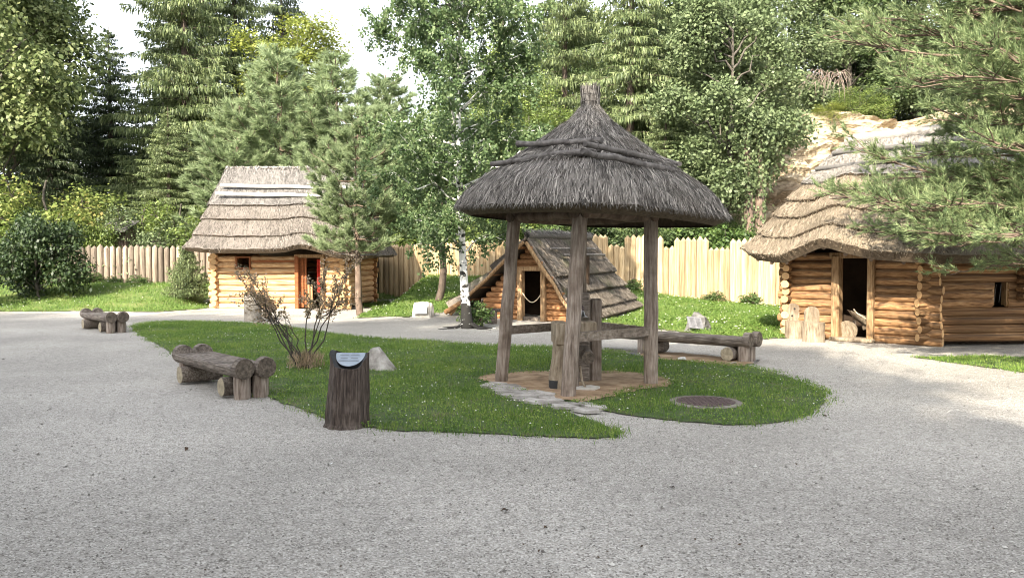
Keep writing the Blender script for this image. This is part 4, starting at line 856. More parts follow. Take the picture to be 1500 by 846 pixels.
def pine(seed, H=9, R=2.2, leaf='needle_pine', tl=.34, tw=.03, per=9, dens=1.0, z0=.15, sp=.055, rise=.45, bark='bark_pine', tr=.13, expo=.6, limb_w=1.0):
    g = np.random.default_rng(seed); tb, cb = MB(), MB(); tp = trunk_path(H, g, .03); tb.tube(tp, np.linspace(tr, .02, 12), 10, noise=.06, seed=seed)
    z = z0 * H; Cs, Ds = [], []
    while z < H * .99:
        f0 = z / H; r = R * min(1, (1 - f0) * 1.7) ** expo * g.uniform(.75, 1.15) * (.75 + .25 * min(1, (f0 - z0) * 6 + .2)); nb = int(g.integers(5, 8)); a0 = g.uniform(0, 6.28)
        px, py = np.interp(z, tp[:, 2], tp[:, 0]), np.interp(z, tp[:, 2], tp[:, 1])
        for k in range(nb):
            a = a0 + k * 6.283 / nb + g.normal() * .25; L = max(.25, r * g.uniform(.6, 1.15)); rs = rise * g.uniform(.3, 1.2) + f0 * .5
            f = np.linspace(0, 1, 7); P_ = np.stack([px + math.cos(a) * L * f, py + math.sin(a) * L * f, z + L * (rs * f ** 1.5 - .12 * np.sin(f * 3.1))], 1) + g.normal(size=(7, 3)) * .03 * L * f[:, None]
            tb.tube(P_, np.linspace(.03, .007, 7) * (.5 + L / 3) * limb_w, 5, cap=0)
            nt_ = int(9 * L) + 2; s = g.uniform(.25, 1, nt_); c0 = np.stack([np.interp(s, f, P_[:, j]) for j in range(3)], 1)
            lat = np.array([-math.sin(a), math.cos(a), 0]); fw = np.array([math.cos(a), math.sin(a), rs * .6])
            side = np.where(g.random(nt_) < .5, -1, 1)[:, None]; d = unit(fw * g.uniform(.3, 1, (nt_, 1)) + lat * side * g.uniform(.2, 1, (nt_, 1)) + np.array([0, 0, .35]) + g.normal(size=(nt_, 3)) * .15)
            ln = L * .34 * (1.15 - s) + .16
            for q in range(nt_):
                e = c0[q] + d[q] * ln[q]
                if L > .8 and q % 2 == 0: tb.tube([c0[q], (c0[q] + e) / 2 + [0, 0, -.02], e], [.010, .007, .004], 3, cap=0)
                m_ = max(2, int(ln[q] / .07 * dens)); ff = g.uniform(.25, 1.05, m_)[:, None]; Cs.append(c0[q] + (e - c0[q]) * ff); Ds.append(np.tile(d[q], (m_, 1)))
        z += H * sp * g.uniform(.8, 1.2)
    c = np.concatenate(Cs); d = np.concatenate(Ds); c = np.repeat(c, per, 0); d = np.repeat(d, per, 0); m_ = len(c)
    nd = unit(d * .9 + rdir(g, m_) * .75 + np.array([0, 0, .15])); cb.needles(c + g.normal(size=(m_, 3)) * .012, nd, perp(nd, g), tl * g.uniform(.6, 1.1, m_), tw)
    return tree_obj('pine_tree', [tb, cb], bark, leaf)
used = set()
def place(src, x, y, lab, cat, s=1.0, sz=None, rz=None, z=None, name=None, group=None, leaf=None, seed=0):
    g = random.Random(int(x * 131 + y * 17 + seed)); rz = g.uniform(0, 6.28) if rz is None else rz
    if src.name in used: o = copy_tree(src)
    else: used.add(src.name); o = src
    o.location = (x, y, float(hgt(x, y)) - .05 if z is None else z); o.scale = (s, s, s if sz is None else sz); o.rotation_euler = (0, 0, rz)
    tag(o, lab, cat, group)
    if name: o.name = name
    for ch in o.children:
        if ch.name.startswith('crown') and ch.material_slots[0].link == 'OBJECT': ch.material_slots[0].link = 'DATA'
    if leaf:
        for ch in o.children:
            if ch.name.startswith('crown'):
                ch.material_slots[0].link = 'OBJECT'; ch.material_slots[0].material = M[leaf]
    return o
def X(px, d): return (px - 750) / F * d
spA = spruce(1, 20, 4.9); spB = spruce(2, 20, 4.4, droop=.8, dens=.95); 
lfA = leafy(3, 15, 2.0, 4.6, 34, 1.0, 1.8, 'leaf_big', ls=.21, n=56000)
lfB = leafy(4, 13, 1.0, 3.6, 30, .8, 1.5, 'leaf_grey', ls=.22, n=42000, droop=.4, clump=18)
lfC = leafy(5, 14, 2.0, 3.2, 26, .7, 1.3, 'leaf_light', ls=.15, n=34000, cl=.3)
pnA = pine(6, 10, 2.5, dens=1.15); pnB = pine(7, 10, 2.2, dens=1.15)
# left edge
place(lfA, X(-12, 37), 37, 'big pale-lit leafy tree filling the left edge of the picture, behind the orange-tinged shrub', 'tree', 1.1, 1.25, 1.0)
place(lfA, X(-60, 44), 45, 'leafy tree partly outside the left edge, behind the big pale-lit one', 'tree', 1.2, 1.4, 2.0)
place(spA, X(165, 46), 46, 'dark shaded spruce below the left sky gap', 'tree', .85, .70, leaf='needle_shade')
place(spB, X(95, 43), 42, 'dark conifer behind the big pale-lit leafy tree', 'tree', .85, .68, leaf='needle_shade')
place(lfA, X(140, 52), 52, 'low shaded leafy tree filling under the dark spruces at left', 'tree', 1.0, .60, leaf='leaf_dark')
place(spB, X(250, 48), 48, 'dark narrow spruce between the sky gap and the tall lit spruce', 'tree', .8, .95, leaf='needle_shade')
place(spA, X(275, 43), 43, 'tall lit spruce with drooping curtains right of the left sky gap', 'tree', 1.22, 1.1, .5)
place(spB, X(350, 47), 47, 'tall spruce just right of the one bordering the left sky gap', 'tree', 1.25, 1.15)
place(spB, X(415, 52), 52, 'darker tall spruce reaching the top of the picture left of the round yellow-green tree', 'tree', 1.15, 1.0, leaf='needle_shade')
place(lfC, X(437, 44), 43, 'round yellow-green leafy crown below the middle sky gap', 'tree', 1.25, 1.03, leaf='leaf_yellow')
place(spA, X(250, 38), 38, 'low lit spruce at the left shoulder of the hut roof with white ridge poles', 'tree', .62, .42, leaf='needle_spruce')
place(pnA, X(418, 37), 37, 'pale green pine with pointed top rising behind the left hut roof', 'tree', 1.25, 1.1)
place(pnB, X(352, 36), 35.5, 'lower pale pine directly behind the left end of the left hut roof', 'tree', 1.1, .82)
place(pnB, X(500, 38), 37, 'bushy pale pine behind the right end of the left hut roof', 'tree', 1.4, 1.03)
place(pnA, X(560, 40), 40, 'pale pine half hidden behind the birch on its left', 'tree', 1.3, 1.0)
place(pnB, X(300, 39), 40, 'pale pine between the low lit spruce and the hut', 'tree', 1.1, .78)
# the pine with its trunk in front of the left hut, and its dark neighbour
pnM = pine(21, 6.5, 2.05, 'needle_pine', tl=.20, tw=.016, per=12, dens=1.75, z0=.31, sp=.055, rise=.15, tr=.115)
place(pnM, *G(528, 462), 'slim pine with bare pinkish trunk standing right in front of the left hut', 'tree', 1.0, rz=.4)
x, y = P(640, 25.3)[:2]
lfM = leafy(22, 6.8, 2.4, 1.7, 16, .45, .85, 'leaf_birch', 'bark_spruce', ls=.11, n=18000, cl=.2, tr=.13)
place(lfM, x, y, 'thin dark-trunked tree between the white marker stone and the birch', 'tree')
# birch
def birch():
    g = np.random.default_rng(31); tb, cb = MB(), MB(); H = 11.5
    tp = np.array([[.10, 0, -.1], [.06, 0, .4], [.0, 0, 1.2], [-.05, .02, 2.4], [-.10, 0, 3.6], [-.12, .04, 5], [-.08, 0, 6.5], [-.1, 0, 8], [-.05, 0, 9.8], [-.05, 0, H]])
    tb.tube(tp, [.17, .125, .095, .078, .064, .05, .038, .028, .018, .008], 12, noise=.04)
    for a in (2.6, 3.5, 5.6, 6.2, 1.0): tb.tube([(.1 + .1 * math.cos(a), .1 * math.sin(a), .12), (.1 + .3 * math.cos(a), .3 * math.sin(a), .03), (.1 + .75 * math.cos(a), .7 * math.sin(a), .0)], [.05, .03, .01], 6, cap=0)
    tips = []
    for k in range(84):
        z = g.uniform(1.9, 10.6) if k > 7 else g.uniform(1.7, 3.6); f = z / H; a = g.uniform(0, 6.28); L = (2.0 * math.sin(min(1, f * 1.25 + .12) * 2.7) ** .8 + .35) * g.uniform(.6, 1.12)
        b0 = np.array([np.interp(z, tp[:, 2], tp[:, j]) for j in (0, 1)] + [z]); e = b0 + np.array([math.cos(a) * L, math.sin(a) * L, L * g.uniform(.15, .75) * (1 if z > 3 else .3)])
        lp = limb(b0, e, g, 7, .1, .08); tb.tube(lp, np.linspace(.020, .004, 7) * (.6 + L / 2.5), 5, 1, cap=0)
        for q in range(int(10 * L)):
            s = g.uniform(.25, 1); c0 = np.array([np.interp(s, np.linspace(0, 1, 7), lp[:, j]) for j in range(3)]); d = unit(rdir(g, 1)[0] * .8 + unit(e - b0) * .5); l = g.uniform(.25, .7)
            p = np.array([c0, c0 + d * l * .5, c0 + d * l * .9 + [0, 0, -.15 * l], c0 + d * l + [0, 0, -.42 * l]]); 
            if q % 2 == 0: tb.tube(p, [.006, .004, .003, .002], 3, cap=0)
            tips.append(p)
    P4 = np.array(tips); n = 60; s = g.uniform(.15, 1.05, (len(P4), n)) * 3; i_ = np.clip(s.astype(int), 0, 2); fr2 = (s - i_)[..., None]; r_ = np.arange(len(P4))[:, None]
    c = (P4[r_, i_] * (1 - fr2) + P4[r_, i_ + 1] * fr2).reshape(-1, 3); m_ = len(c); c = c + g.normal(size=(m_, 3)) * .06
    no = unit(rdir(g, m_) + [0, -.1, .5]); d = perp(no, g); d[:, 2] -= .7; d = unit(d); L = g.uniform(.06, .10, m_)
    cb.leaves(c, d, unit(np.cross(d, no)), L, L * .75); t = tree_obj('birch_tree', [tb, cb], 'bark_birch', 'leaf_birch'); t.children[0].data.materials.append(M['twig']); return t
bt = birch(); bx, by = G(684, 481)
place(bt, bx - .08, by, 'white-trunked birch growing from the gravel left of the thatched shelter', 'tree', rz=0, z=0)
x, y = P(765, 30)[:2]
lfT = leafy(33, 9.5, 1.6, 1.6, 20, .5, .9, 'leaf_light', 'bark_grey', ls=.10, n=26000, cl=.26, tr=.08)
place(lfT, X(748, 33.5), 33.9, 'light airy tree rising behind the palisade between birch and shelter roof', 'tree', 1.15, 1.12)
place(lfT, X(585, 36), 35, 'light green young tree behind the palisade, hidden left of the birch', 'tree', 1.0, .75, leaf='leaf_birch')
place(lfC, X(690, 37), 36, 'light green tree directly behind the birch crown', 'tree', .85, .60)
place(lfC, X(770, 39), 38, 'light green tree behind the tip of the shelter roof on its left', 'tree', .9, .62)
place(spB, X(735, 56), 56, 'thin spruce top between birch and the spruces at the top of the picture', 'tree', .9, .95)
place(spA, X(828, 42), 42, 'tall lit spruce directly above the left half of the shelter roof', 'tree', 1.0, .98, 2.0)
place(spB, X(915, 40), 39, 'tall lit spruce with drooping curtains just right of the shelter peak', 'tree', 1.15, 1.0, 1.0)
place(spA, X(985, 46), 46, 'tall darker spruce between the shelter peak and the grey-leaved tree', 'tree', 1.05, 1.1, leaf='needle_spruce')
place(spB, X(965, 37), 36, 'small spruce with light tips right of the shelter roof', 'tree', .62, .46)
place(lfB, X(1058, 36), 35.5, 'grey-green large-leaved tree in front of the sandy cliff', 'tree', .86, .8, z=3.3)
place(lfB, X(1030, 42), 41.5, 'grey-green tall leafy tree behind the large-leaved one by the cliff', 'tree', 1.2, 1.25)
place(lfA, X(1125, 47), 47, 'tall leafy tree on top of the cliff above the root overhang', 'tree', .9, .85, z=8.2, leaf='leaf_grey')
place(lfA, X(1215, 50), 47, 'leafy tree on the cliff top left of the near pine', 'tree', .9, .8, z=9, leaf='leaf_bush')
place(lfB, X(1290, 50), 46, 'leafy tree on the cliff top behind the near pine', 'tree', 1.0, .8, z=9.5, leaf='leaf_grey')
place(spA, X(1390, 50), 47, 'spruce on the cliff top behind the near pine', 'tree', .9, .7, z=9)
place(lfA, X(1480, 50), 44, 'leafy tree on the cliff top at the right edge', 'tree', 1.0, .9, z=8.5, leaf='leaf_big')
# second row closing the wood
row = [(-50, 55, lfA), (60, 60, spA), (300, 60, spA), (470, 60, spB), (640, 62, lfA), (700, 58, spA), (800, 60, spB), (880, 55, lfA), (960, 62, spA), (1060, 58, lfA), (1150, 62, lfA), (1240, 60, spA), (1330, 58, lfA), (1450, 60, spB)]
FL_ = ['beyond the left picture edge', 'behind the dark bush and rust shrub', 'behind the tall lit left spruce', 'under the middle sky gap', 'behind the birch foot', 'directly behind the birch trunk', 'left of the shelter peak', 'right of the shelter peak', 'behind the spruce with drooping curtains', 'behind the grey-green tree', 'left on top of the cliff', 'above the bare roots', 'behind the upper part of the near pine', 'at the right picture edge']
for k, (px, d, src) in enumerate(row):
    z = None; s = 1.0
    sz = {60: .55, 470: .72, 640: .42, 700: .62, 800: .95}.get(px, 1.15)
    place(src, X(px, d), d, 'far tree of the shaded back row ' + FL_[k], 'tree', 1.1, sz, leaf='needle_shade' if src in (spA, spB) else 'leaf_bush', group='far trees of the wood')  # shade of the back row is put into dark leaf colours
# undergrowth behind and before the fence
shA = leafy(41, 3.0, .2, 1.9, 18, .5, .8, 'leaf_bush', 'bark_grey', ls=.15, n=15000, cl=.16, tr=.05, name='shrub', clump=16)
shB = leafy(42, 3.0, .2, 1.9, 18, .5, .8, 'leaf_light', 'bark_grey', ls=.10, n=18000, cl=.16, tr=.05, name='shrub', clump=16)
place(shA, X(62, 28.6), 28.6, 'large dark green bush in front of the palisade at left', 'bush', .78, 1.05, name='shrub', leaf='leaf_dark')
place(shB, X(72, 35), 35, 'tall shrub with rust-orange top behind the left palisade', 'bush', 1.6, 1.7, leaf='leaf_orange')
place(shB, X(-10, 34), 34.5, 'light green shrub at the left picture edge behind the dark bush', 'bush', 1.4, 1.35, leaf='leaf_light')
place(shA, X(140, 34.2), 34.2, 'green shrub behind the left palisade, right of the rust-topped one', 'bush', .6, .95, leaf='leaf_light')
place(shB, X(215, 35.5), 35.5, 'pale green shrub behind the right half of the left palisade', 'bush', 1.3, 1.25, leaf='leaf_grey')
place(shB, X(268, 36), 36, 'pale green shrub touching the left eave of the left hut', 'bush', 1.2, 1.35)
spS = spruce(51, 2.0, 1.05, 'needle_spruce', dens=1.1, z0=.12, droop=.15, size=.42)
place(spS, X(275, 29), 29, 'small young spruce on the grass at the left corner of the left hut', 'tree')
hedge = [(575, 35, .9, 'leaf_bush'), (620, 34.5, .9, 'leaf_light'), (700, 34, .8, 'leaf_light'), (745, 33.8, .85, 'leaf_light'), (800, 33.5, .9, 'leaf_vine'), (850, 33, 1.0, 'leaf_bush'), (905, 33, 1.0, 'leaf_bush'), (960, 32.6, .95, 'leaf_bush'), (1010, 32.5, 1.0, 'leaf_bush'), (1050, 31.6, 1.0, 'leaf_vine'), (1085, 32.2, .9, 'leaf_bush'), (1120, 31.6, .75, 'leaf_grey')]
HL = ['just right of the left hut eave', 'behind the slim dark trunk', 'behind the birch trunk', 'left of the A-frame ridge', 'above the A-frame ridge front', 'above the A-frame ridge rear end', 'in the first low step of stakes', 'beside the right shelter post', 'in the second low step of stakes', 'under the right eave of the shelter', 'left of the ivy-clad trunks', 'between ivy-clad trunks and right hut eave']
for k, (px, d, s, lf) in enumerate(hedge):
    place(shA if k % 2 else shB, X(px, d), d, 'hedge bush behind the palisade ' + HL[k], 'bush', 1.0, s * 1.05, leaf=lf, group='hedge bushes behind the pale palisade')
shS = leafy(43, .75, .05, .42, 9, .12, .24, 'leaf_vine', 'twig', ls=.075, n=1500, cl=.06, tr=.012, name='shrub', clump=10)
x, y = G(694, 479); place(shS, x + .05, y + .1, 'small green sucker bush at the foot of the birch', 'bush', 1.0, 1.1)
for px, d, s, lab in [(1048, 28, .8, 'left tuft of weeds at the foot of the pale palisade'), (1100, 27.8, .9, 'right tuft of weeds at the foot of the pale palisade'), (930, 29, .9, 'leafy weeds by the palisade behind the right slope of the A-frame hut'), (135, 32.5, 1.0, 'leafy weeds at the left end of the brown palisade'), (200, 32.5, .8, 'leafy weeds at the middle of the brown palisade foot'), (165, 32.6, .7, 'smaller leafy weeds between two tufts along the brown palisade'), (915, 24.5, .9, 'weeds at the rear lower corner of the A-frame roof')]:
    place(shS, X(px, d), d, lab, 'weeds', s, s * .9)
# twiggy rose bush on the lawn
def rose():
    g = np.random.default_rng(61); tb, cb = MB(), MB(); Cs = []
    for k in range(13):
        a = g.uniform(0, 6.28) if k > 5 else math.pi + g.normal() * .35; L = g.uniform(.7, 1.75); sp_ = g.uniform(.25, .62) if k > 3 else .62
        e = np.array([math.cos(a) * L * sp_, math.sin(a) * L * sp_ * .7, L * .86]); b0 = np.array([g.normal() * .05, g.normal() * .05, 0]); lp = limb(b0, e, g, 8, .06, .03); tb.tube(lp, np.linspace(.013, .004, 8), 5, cap=0)
        for q in range(int(9 * L)):
            s = g.uniform(.5, 1); c0 = np.array([np.interp(s, np.linspace(0, 1, 8), lp[:, j]) for j in range(3)]); d = unit(rdir(g, 1)[0] * .8 + unit(e) * .8); l = g.uniform(.12, .42); e2 = c0 + d * l
            tb.tube(limb(c0, e2, g, 4, .1), [.005, .004, .003, .002], 3, cap=0)
            n = 30 if c0[2] > .7 else 2; Cs.append(c0 + (e2 - c0) * g.uniform(.1, 1.1, (n, 1)) + g.normal(size=(n, 3)) * .022)
    c = np.concatenate(Cs); m_ = len(c); no = rdir(g, m_) + [0, 0, .5]; no = unit(no); d = perp(no, g); L = g.uniform(.026, .048, m_); cb.leaves(c, d, unit(np.cross(d, no)), L, L * .7)
    n = 700; a = g.uniform(0, 6.28, n); r_ = g.uniform(0, .28, n); c = np.stack([r_ * np.cos(a), r_ * np.sin(a) * .8, g.uniform(0, .2, n)], 1); d = unit(rdir(g, n) * .5 + [0, 0, 1]); cb.needles(c, d, perp(d, g), g.uniform(.05, .16, n), .012)
    return tree_obj('rose_bush', [tb, cb], 'twig_dark', 'leaf_rose')
rb = rose(); x, y = G(447, 541); place(rb, x, y, 'sparse twiggy bush with thin reddish leaves standing on the middle lawn', 'bush', 1.02, rz=0, z=0)
# the near pine at right: trunk outside the frame, long branches reaching in
def near_pine():
    g = np.random.default_rng(71); tb, cb = MB(), MB(); H = 13
    tp = trunk_path(H, g, .04); tb.tube(tp, np.linspace(.20, .03, 12), 12, noise=.05)
    Cs, Ds = [], []
    def branch(z, a, L, rs, sag):
        f = np.linspace(0, 1, 9); P_ = np.stack([math.cos(a) * L * f, math.sin(a) * L * f, z + L * (rs * f - sag * np.sin(f * 2.6))], 1) + g.normal(size=(9, 3)) * .022 * L * f[:, None]
        tb.tube(P_, np.linspace(.024, .006, 9) * (.4 + L / 4), 6, cap=0); lat = np.array([-math.sin(a), math.cos(a), 0]); fw = np.array([math.cos(a), math.sin(a), rs])
        for q in range(int(7 * L)):
            s = g.uniform(.22, 1.0); c0 = np.array([np.interp(s, f, P_[:, j]) for j in range(3)]); sg = 1 if g.random() < .5 else -1
            d = unit(fw * g.uniform(.5, 1) + lat * sg * g.uniform(.2, .95) + np.array([0, 0, g.uniform(-.1, .45)])); l = (L * .26 * (1.2 - s) + .18) * g.uniform(.7, 1.2); e = c0 + d * l
            tb.tube(limb(c0, e, g, 4, .08), [.011, .009, .006, .004], 4, cap=0)
            for r_ in range(int(l * 7) + 3):
                t_ = g.uniform(.25, 1.0); c1_ = c0 + (e - c0) * t_; d2 = unit(d * .9 + rdir(g, 1)[0] * .7 + [0, 0, .25]); l2 = g.uniform(.10, .26)
                m_ = int(l2 / .0175); Cs.append(c1_ + d2 * (l2 * g.uniform(.0, 1.0, (m_, 1)))); Ds.append(np.tile(d2, (m_, 1)))
    z = 1.9
    while z < 12.6:
        r = (4.1 if z < 2.7 else 3.3 if z < 3.8 else 4.0 if z < 7 else 4.0 * (1 - (z - 7) / 6.5)) 
        for k in range(6):
            a = g.uniform(1.7, 4.9) if k < 4 else g.uniform(0, 6.28); branch(z + g.normal() * .1, a, max(.5, r * g.uniform(.5, 1.0)), g.uniform(-.08, .34) + max(0, z - 6) * .05, g.uniform(.0, .08))
        z += .27 * g.uniform(.8, 1.2)
    branch(2.15, 3.10, 4.5, .10, .02); branch(2.3, 3.2, 4.1, .06, .03); branch(2.0, 3.45, 3.9, .02, .0); branch(1.95, 3.75, 3.7, .02, .02)
    branch(3.3, 3.0, 3.0, .02, .02); branch(3.6, 3.35, 3.2, .06, .02); branch(3.0, 3.6, 3.4, .10, .02); branch(3.9, 3.9, 3.4, .05, .02); branch(4.6, 3.1, 4.3, .12, .03); branch(5.0, 2.9, 4.3, .10, .02); branch(4.0, 3.3, 3.8, .10, .03)
    c = np.concatenate(Cs); d = np.concatenate(Ds); per = 3; c = np.repeat(c, per, 0); d = np.repeat(d, per, 0); m_ = len(c)
    nd = unit(d * 1.1 + rdir(g, m_) * .7); cb.needles(c, nd, perp(nd, g), g.uniform(.065, .115, m_), .011)
    print('near pine needles', m_); return tree_obj('pine_tree', [tb, cb], 'bark_pine', 'needle_near')
npn = near_pine(); place(npn, 9.25, 11.9, 'big near pine whose long needled branches hang over the right hut roof', 'tree', rz=0, z=0)
# trees behind the viewer that shade the forecourt
beh = [(-29, -10, 1.62, 0), (-23, -9, 1.55, 0), (-17.5, -10, 1.6, 0), (-13, -9, 1.42, 0), (-9.2, -9.5, 1.3, 0), (-26, -16, 1.8, 0), (-19, -16, 1.75, 0), (-13, -15.5, 1.62, 0), (-9.5, -15.5, 1.4, 0), (-4.2, -8.5, .84, 1), (1.6, -8.5, 1.0, 1), (6.5, -8.5, 1.0, 1), (-.8, -6.5, .8, 1)]
for k, (x, y, s, q) in enumerate(beh):
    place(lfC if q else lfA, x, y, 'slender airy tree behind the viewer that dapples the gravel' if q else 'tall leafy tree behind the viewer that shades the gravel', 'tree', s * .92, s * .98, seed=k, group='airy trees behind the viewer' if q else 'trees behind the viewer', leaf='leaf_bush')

# ---------------------------------------------------------------- sandy cliff
from mathutils import noise as mno
g = np.random.default_rng(77); nu, nv = 150, 70; V = []
ph = g.uniform(0, 6.28, 24)
for j in range(nv):
    f = j / (nv - 1)
    for i_ in range(nu):
        x = 7.5 + 30 * i_ / (nu - 1); y = 37 - .22 * max(0, x - 9) + (f ** 1.1) * 3.6; z = -.3 + 9.3 * f - 2.2 * math.exp(-((x - 8) / 2.5) ** 2) * f + .5 * math.sin(x * .6)*f
        o = sum(math.sin(x * (1.1 + .7 * k) + ph[k]) * math.sin(z * (1.0 + .6 * k) + ph[k + 8]) / (1 + .75 * k) for k in range(5)) * .30
        o += .75 * mno.fractal(Vector((x * .55, z * 1.3, 2.0)), .9, 2.1, 6) + .22 * abs(mno.noise(Vector((x * 2.3, z * 4.5, 7.0))))
        V.append((x + o * .3, y - o, z + .15 * o))
for i_ in range(nu): x = 7.5 + 30 * i_ / (nu - 1); V.append((x, 62, 9.2 + .5 * math.sin(x)))
ii = np.arange((nv + 1) * nu).reshape(nv + 1, nu); q = np.stack([ii[:-1, :-1], ii[:-1, 1:], ii[1:, 1:], ii[1:, :-1]], -1).reshape(-1, 4)
cl = MB(); cl.add(V, q[: (nv - 1) * (nu - 1)], 0, False); cl.f.append((q[(nv - 1) * (nu - 1):], 1, True)); cl.build('cliff', [M['cliff'], M['forest']], kind='structure')
for k, (px, py, s, lf, lab) in enumerate([(1130, 165, .8, 'leaf_grey', 'leafy bush at the cliff edge left of the bare roots'), (1215, 165, .55, 'leaf_yellow', 'yellow-green bush on the cliff edge below the bare roots'), (1260, 150, .9, 'leaf_light', 'light bush on the cliff edge right of the bare roots'), (1085, 270, .8, 'leaf_vine', 'green creeper bush on the left foot of the cliff'), (1060, 335, .8, 'leaf_vine', 'green bush at the cliff foot behind the palisade')]):
    d = 39.0 if py < 200 else 35.5; x, y, z = PZ(px, py, d); place(shB, x, y, lab, 'bush', s * .8, s * .6, z=z - .9 * s, leaf=lf)
rt = MB(); x0, y0, z0 = PZ(1205, 118, 37.8)
for k in range(40):
    a = g.uniform(-1.1, .5); l = g.uniform(.5, 1.5); p0 = np.array([x0 + g.uniform(-.5, .9), y0 + .3, z0 + g.uniform(-.2, .35)]); rt.tube([p0, p0 + [a * .5, -.35, .12], p0 + [a * .9, -.5, -.3 * l], p0 + [a * 1.15, -.45, -.75 * l]], [.018, .015, .010, .004], 5, cap=0)
rt.build('root_tangle', [M['post_grey']], label='tangle of bare tree roots overhanging the cliff top', cat='roots')
# ivy-clad double trunk before the cliff
iv = empty('ivy_trunk', (X(1103, 33.5), 33.5, 0), 0, 'pair of ivy-clad bare trunks standing before the cliff left of the right hut', 'tree'); tbk = MB(); cb = MB()
for k, px in enumerate((1095, 1111)):
    xx = X(px, 33.5); tbk.tube([(xx, 33.5 + .1 * k, 0), (xx + .05, 33.5, 3), (xx, 33.6, 6), (xx - .1, 33.6, 8)], [.24, .2, .16, .1], 9, noise=.05)
    n = 1600; zz = g.uniform(1, 8, n); a = g.uniform(0, 6.28, n); keep = g.random(n) < np.interp(zz, [1, 4, 6, 8], [.3, .45, 1, 1]); zz, a = zz[keep], a[keep]; r_ = .24 + .25 * np.clip((zz - 4) / 3, 0, 1) * g.random(len(zz)); c = np.stack([xx + r_ * np.cos(a), 33.5 + r_ * np.sin(a), zz], 1); d = unit(rdir(g, len(zz)) * .6 + [0, 0, -1]); cb.leaves(c, d, perp(d, g), .15, .11)
tbk.build('trunk', [M['bark_pine']], iv); cb.build('crown', [M['leaf_grey']], iv)

# ---------------------------------------------------------------- grass, clover, loose pebbles
def grass(poly, n, hb, wb, m, seed, avoid=(), name='grass', flat=True, edge=None):
    g = np.random.default_rng(seed); a = np.array(poly); x0, y0 = a.min(0) - .25; x1, y1 = a.max(0) + .25; x = g.uniform(x0, x1, n * 3); y = g.uniform(y0, y1, n * 3)
    sg_ = np.where(g.random(len(x)) < .12, .17, .045)
    k = inpoly(x + g.normal(size=len(x)) * sg_ + .05 * np.sin(y * 7 + x * 3), y + g.normal(size=len(x)) * sg_ + .05 * np.sin(x * 9), poly)
    for q in avoid: k &= ~inpoly(x + g.normal(size=len(x)) * .06, y + g.normal(size=len(x)) * .06, q)
    pn = np.sin(x * 2.1 + 1.3 * np.sin(y * 1.7)) * np.sin(y * 2.6 + np.sin(x * 1.9)); k &= g.random(len(x)) < .72 + .28 * pn
    x, y = x[k][:n], y[k][:n]; pn = pn[k][:n]; m_ = len(x); z = hgt(x, y); c = np.stack([x, y, z + .005], 1)
    tuft = np.sin(x * 23 + 3 * np.sin(y * 9)) * np.sin(y * 27 + 2 * np.sin(x * 11)); pn = pn + .9 * np.clip(tuft, -.4, 1)
    d = unit(np.stack([g.normal(size=m_) * .45, g.normal(size=m_) * .45, np.ones(m_)], 1)); hh = hb * g.uniform(.35, 1.2, m_) * (1 + .35 * pn)
    a_ = g.uniform(0, 6.28, m_); sd = np.stack([np.cos(a_), np.sin(a_) * .5, a_ * 0], 1)
    MB().needles(c, d, sd, hh, wb).build(name, [M[m]], kind='stuff'); return x, y
circ = lambda px, py, r_: [(G(px, py)[0] + r_ * math.cos(t), G(px, py)[1] + r_ * math.sin(t)) for t in np.arange(16) * .3927]
dp = [G(*p) for p in [(706, 553), (760, 548), (850, 549), (930, 548), (980, 560), (975, 567), (925, 572), (880, 586), (835, 591), (760, 573), (720, 566)]]
dp2 = [G(*p) for p in [(940, 517), (985, 518), (1060, 525), (1105, 533), (1085, 536), (1020, 531), (950, 525)]]
av = [dp, dp2, circ(1035, 591, .42), circ(508, 624, .2)]
grass(island, 150000, .065, .0085, 'blade', 1, av)
def herbs(poly, n, s, hz, m, seed, av=()):
    g = np.random.default_rng(seed); a = np.array(poly); x0, y0 = a.min(0); x1, y1 = a.max(0); cn = n // 9
    cx_, cy_ = g.uniform(x0, x1, cn * 2), g.uniform(y0, y1, cn * 2); x = np.repeat(cx_, 12) + g.normal(size=cn * 24) * s * 2.4; y = np.repeat(cy_, 12) + g.normal(size=cn * 24) * s * 2.4
    k = inpoly(x, y, poly)
    for q in av: k &= ~inpoly(x, y, q)
    x, y = x[k][:n], y[k][:n]; m_ = len(x); c = np.stack([x, y, hgt(x, y) + hz * g.uniform(.4, 1.3, m_)], 1)
    no = unit(rdir(g, m_) * .7 + [0, 0, 1]); d = perp(no, g); L = s * g.uniform(.6, 1.4, m_); MB().leaves(c, d, unit(np.cross(d, no)), L, L * .8).build('clover', [M[m]], kind='stuff')
herbs(island, 45000, .022, .045, 'blade', 5, av); herbs(mid_lawn, 30000, .05, .09, 'blade_sun', 6, [[(-1.7, 22.9), (1.9, 20.6), (3.9, 24.2), (.4, 26.2)]]); herbs(left_lawn, 9000, .05, .10, 'blade_sun', 7)
grass(right_lawn, 12000, .06, .010, 'blade', 2)
lawn_block = [(-10.4, 26.9), (-5.5, 26.7), (-5.3, 31), (-10.2, 31.2)]; af_block = [(-1.7, 22.9), (1.9, 20.6), (3.9, 24.2), (.4, 26.2)]
grass(left_lawn, 45000, .13, .022, 'blade_sun', 3, [lawn_block]); grass(mid_lawn, 120000, .11, .020, 'blade_sun', 4, [lawn_block, af_block])
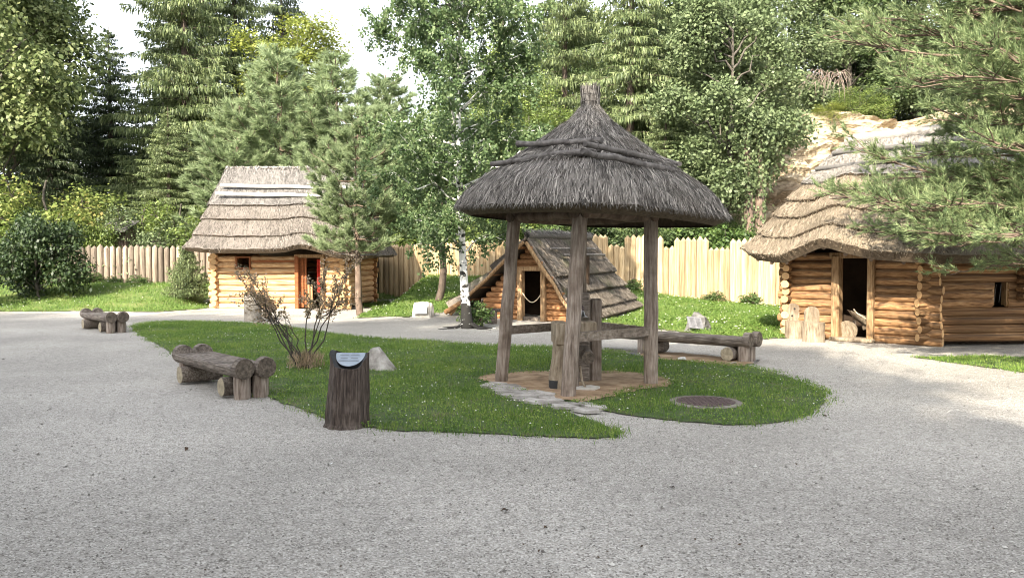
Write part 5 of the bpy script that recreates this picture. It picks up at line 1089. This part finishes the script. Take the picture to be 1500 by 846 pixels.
def specks(poly, n, s, hz, seed, label, av=()):
    g = np.random.default_rng(seed); a = np.array(poly); x0, y0 = a.min(0); x1, y1 = a.max(0); x = g.uniform(x0, x1, n * 3); y = g.uniform(y0, y1, n * 3); k = inpoly(x, y, poly)
    for q in av: k &= ~inpoly(x, y, q)
    k &= g.random(len(x)) < .5 + .5 * np.sin(x * 1.3 + 2) * np.sin(y * .9 + x * .4)
    x, y = x[k][:n], y[k][:n]; m_ = len(x); z = hgt(x, y) + hz * g.uniform(.7, 1.2, m_); O = np.array([(1, 0, 0), (0, 1, 0), (-1, 0, 0), (0, -1, 0), (0, 0, .8), (0, 0, -.5)]); T_ = np.array([(0, 1, 4), (1, 2, 4), (2, 3, 4), (3, 0, 4), (1, 0, 5), (2, 1, 5), (3, 2, 5), (0, 3, 5)])
    V = np.stack([x, y, z], 1)[:, None, :] + O[None] * (s * g.uniform(.6, 1.2, (m_, 1, 1))); F_ = (T_[None] + 6 * np.arange(m_)[:, None, None]).reshape(-1, 3)
    MB().add(V.reshape(-1, 3), F_).build('clover_flowers', [M['clover']], kind='stuff')
specks(island, 900, .010, .055, 1, '', av); specks(mid_lawn, 900, .020, .12, 2, ''); specks(left_lawn, 250, .02, .13, 3, '')
g = np.random.default_rng(91); n = 42000; u = g.random(n); y = 2.9 + 11 * u ** 1.7; x = g.uniform(-.74, .74, n) * y + g.normal(size=n) * .1
k = ~inpoly(x, y, island); x, y = x[k], y[k]; m_ = len(x); s = g.gamma(2.2, .0016, m_) + .0022
O = np.array([(1, 0, 0), (0, 1, 0), (-1, 0, 0), (0, -1, 0), (0, 0, 1), (0, 0, -1)]) * 1.0; T_ = np.array([(0, 1, 4), (1, 2, 4), (2, 3, 4), (3, 0, 4)])
a_ = g.uniform(0, 6.28, m_); V = O[None] * s[:, None, None] * g.uniform(.6, 1.4, (m_, 6, 1)); ca, sa_ = np.cos(a_)[:, None], np.sin(a_)[:, None]
V = np.stack([V[..., 0] * ca - V[..., 1] * sa_ * .8, V[..., 0] * sa_ + V[..., 1] * ca * .8, V[..., 2] * .75], -1) + np.stack([x, y, s * .25], 1)[:, None, :]
MB().add(V.reshape(-1, 3), (T_[None] + 6 * np.arange(m_)[:, None, None]).reshape(-1, 3)).build('gravel_stones', [M['pebble']], kind='stuff')
ol = MB(); n = 240; g = np.random.default_rng(17); u = g.random(n); y = 3.2 + 12 * u ** 1.3; x = g.uniform(-.7, .7, n) * y; k = ~inpoly(x, y, island); c_ = np.stack([x[k], y[k], np.full(k.sum(), .010)], 1)
no = unit(rdir(g, len(c_)) * .5 + [0, 0, 1]); d = perp(no, g); L = g.uniform(.012, .03, len(c_)); ol.leaves(c_, d, unit(np.cross(d, no)), L, L * .55); ol.build('leaf_litter', [M['brown_leaf']], kind='stuff')
print('TRIS', sum(sum(len(f) * (f.shape[1] - 2) for f in []) for m in [0]), sum(len(m.loops) - 2 * len(m.polygons) for m in D.meshes))
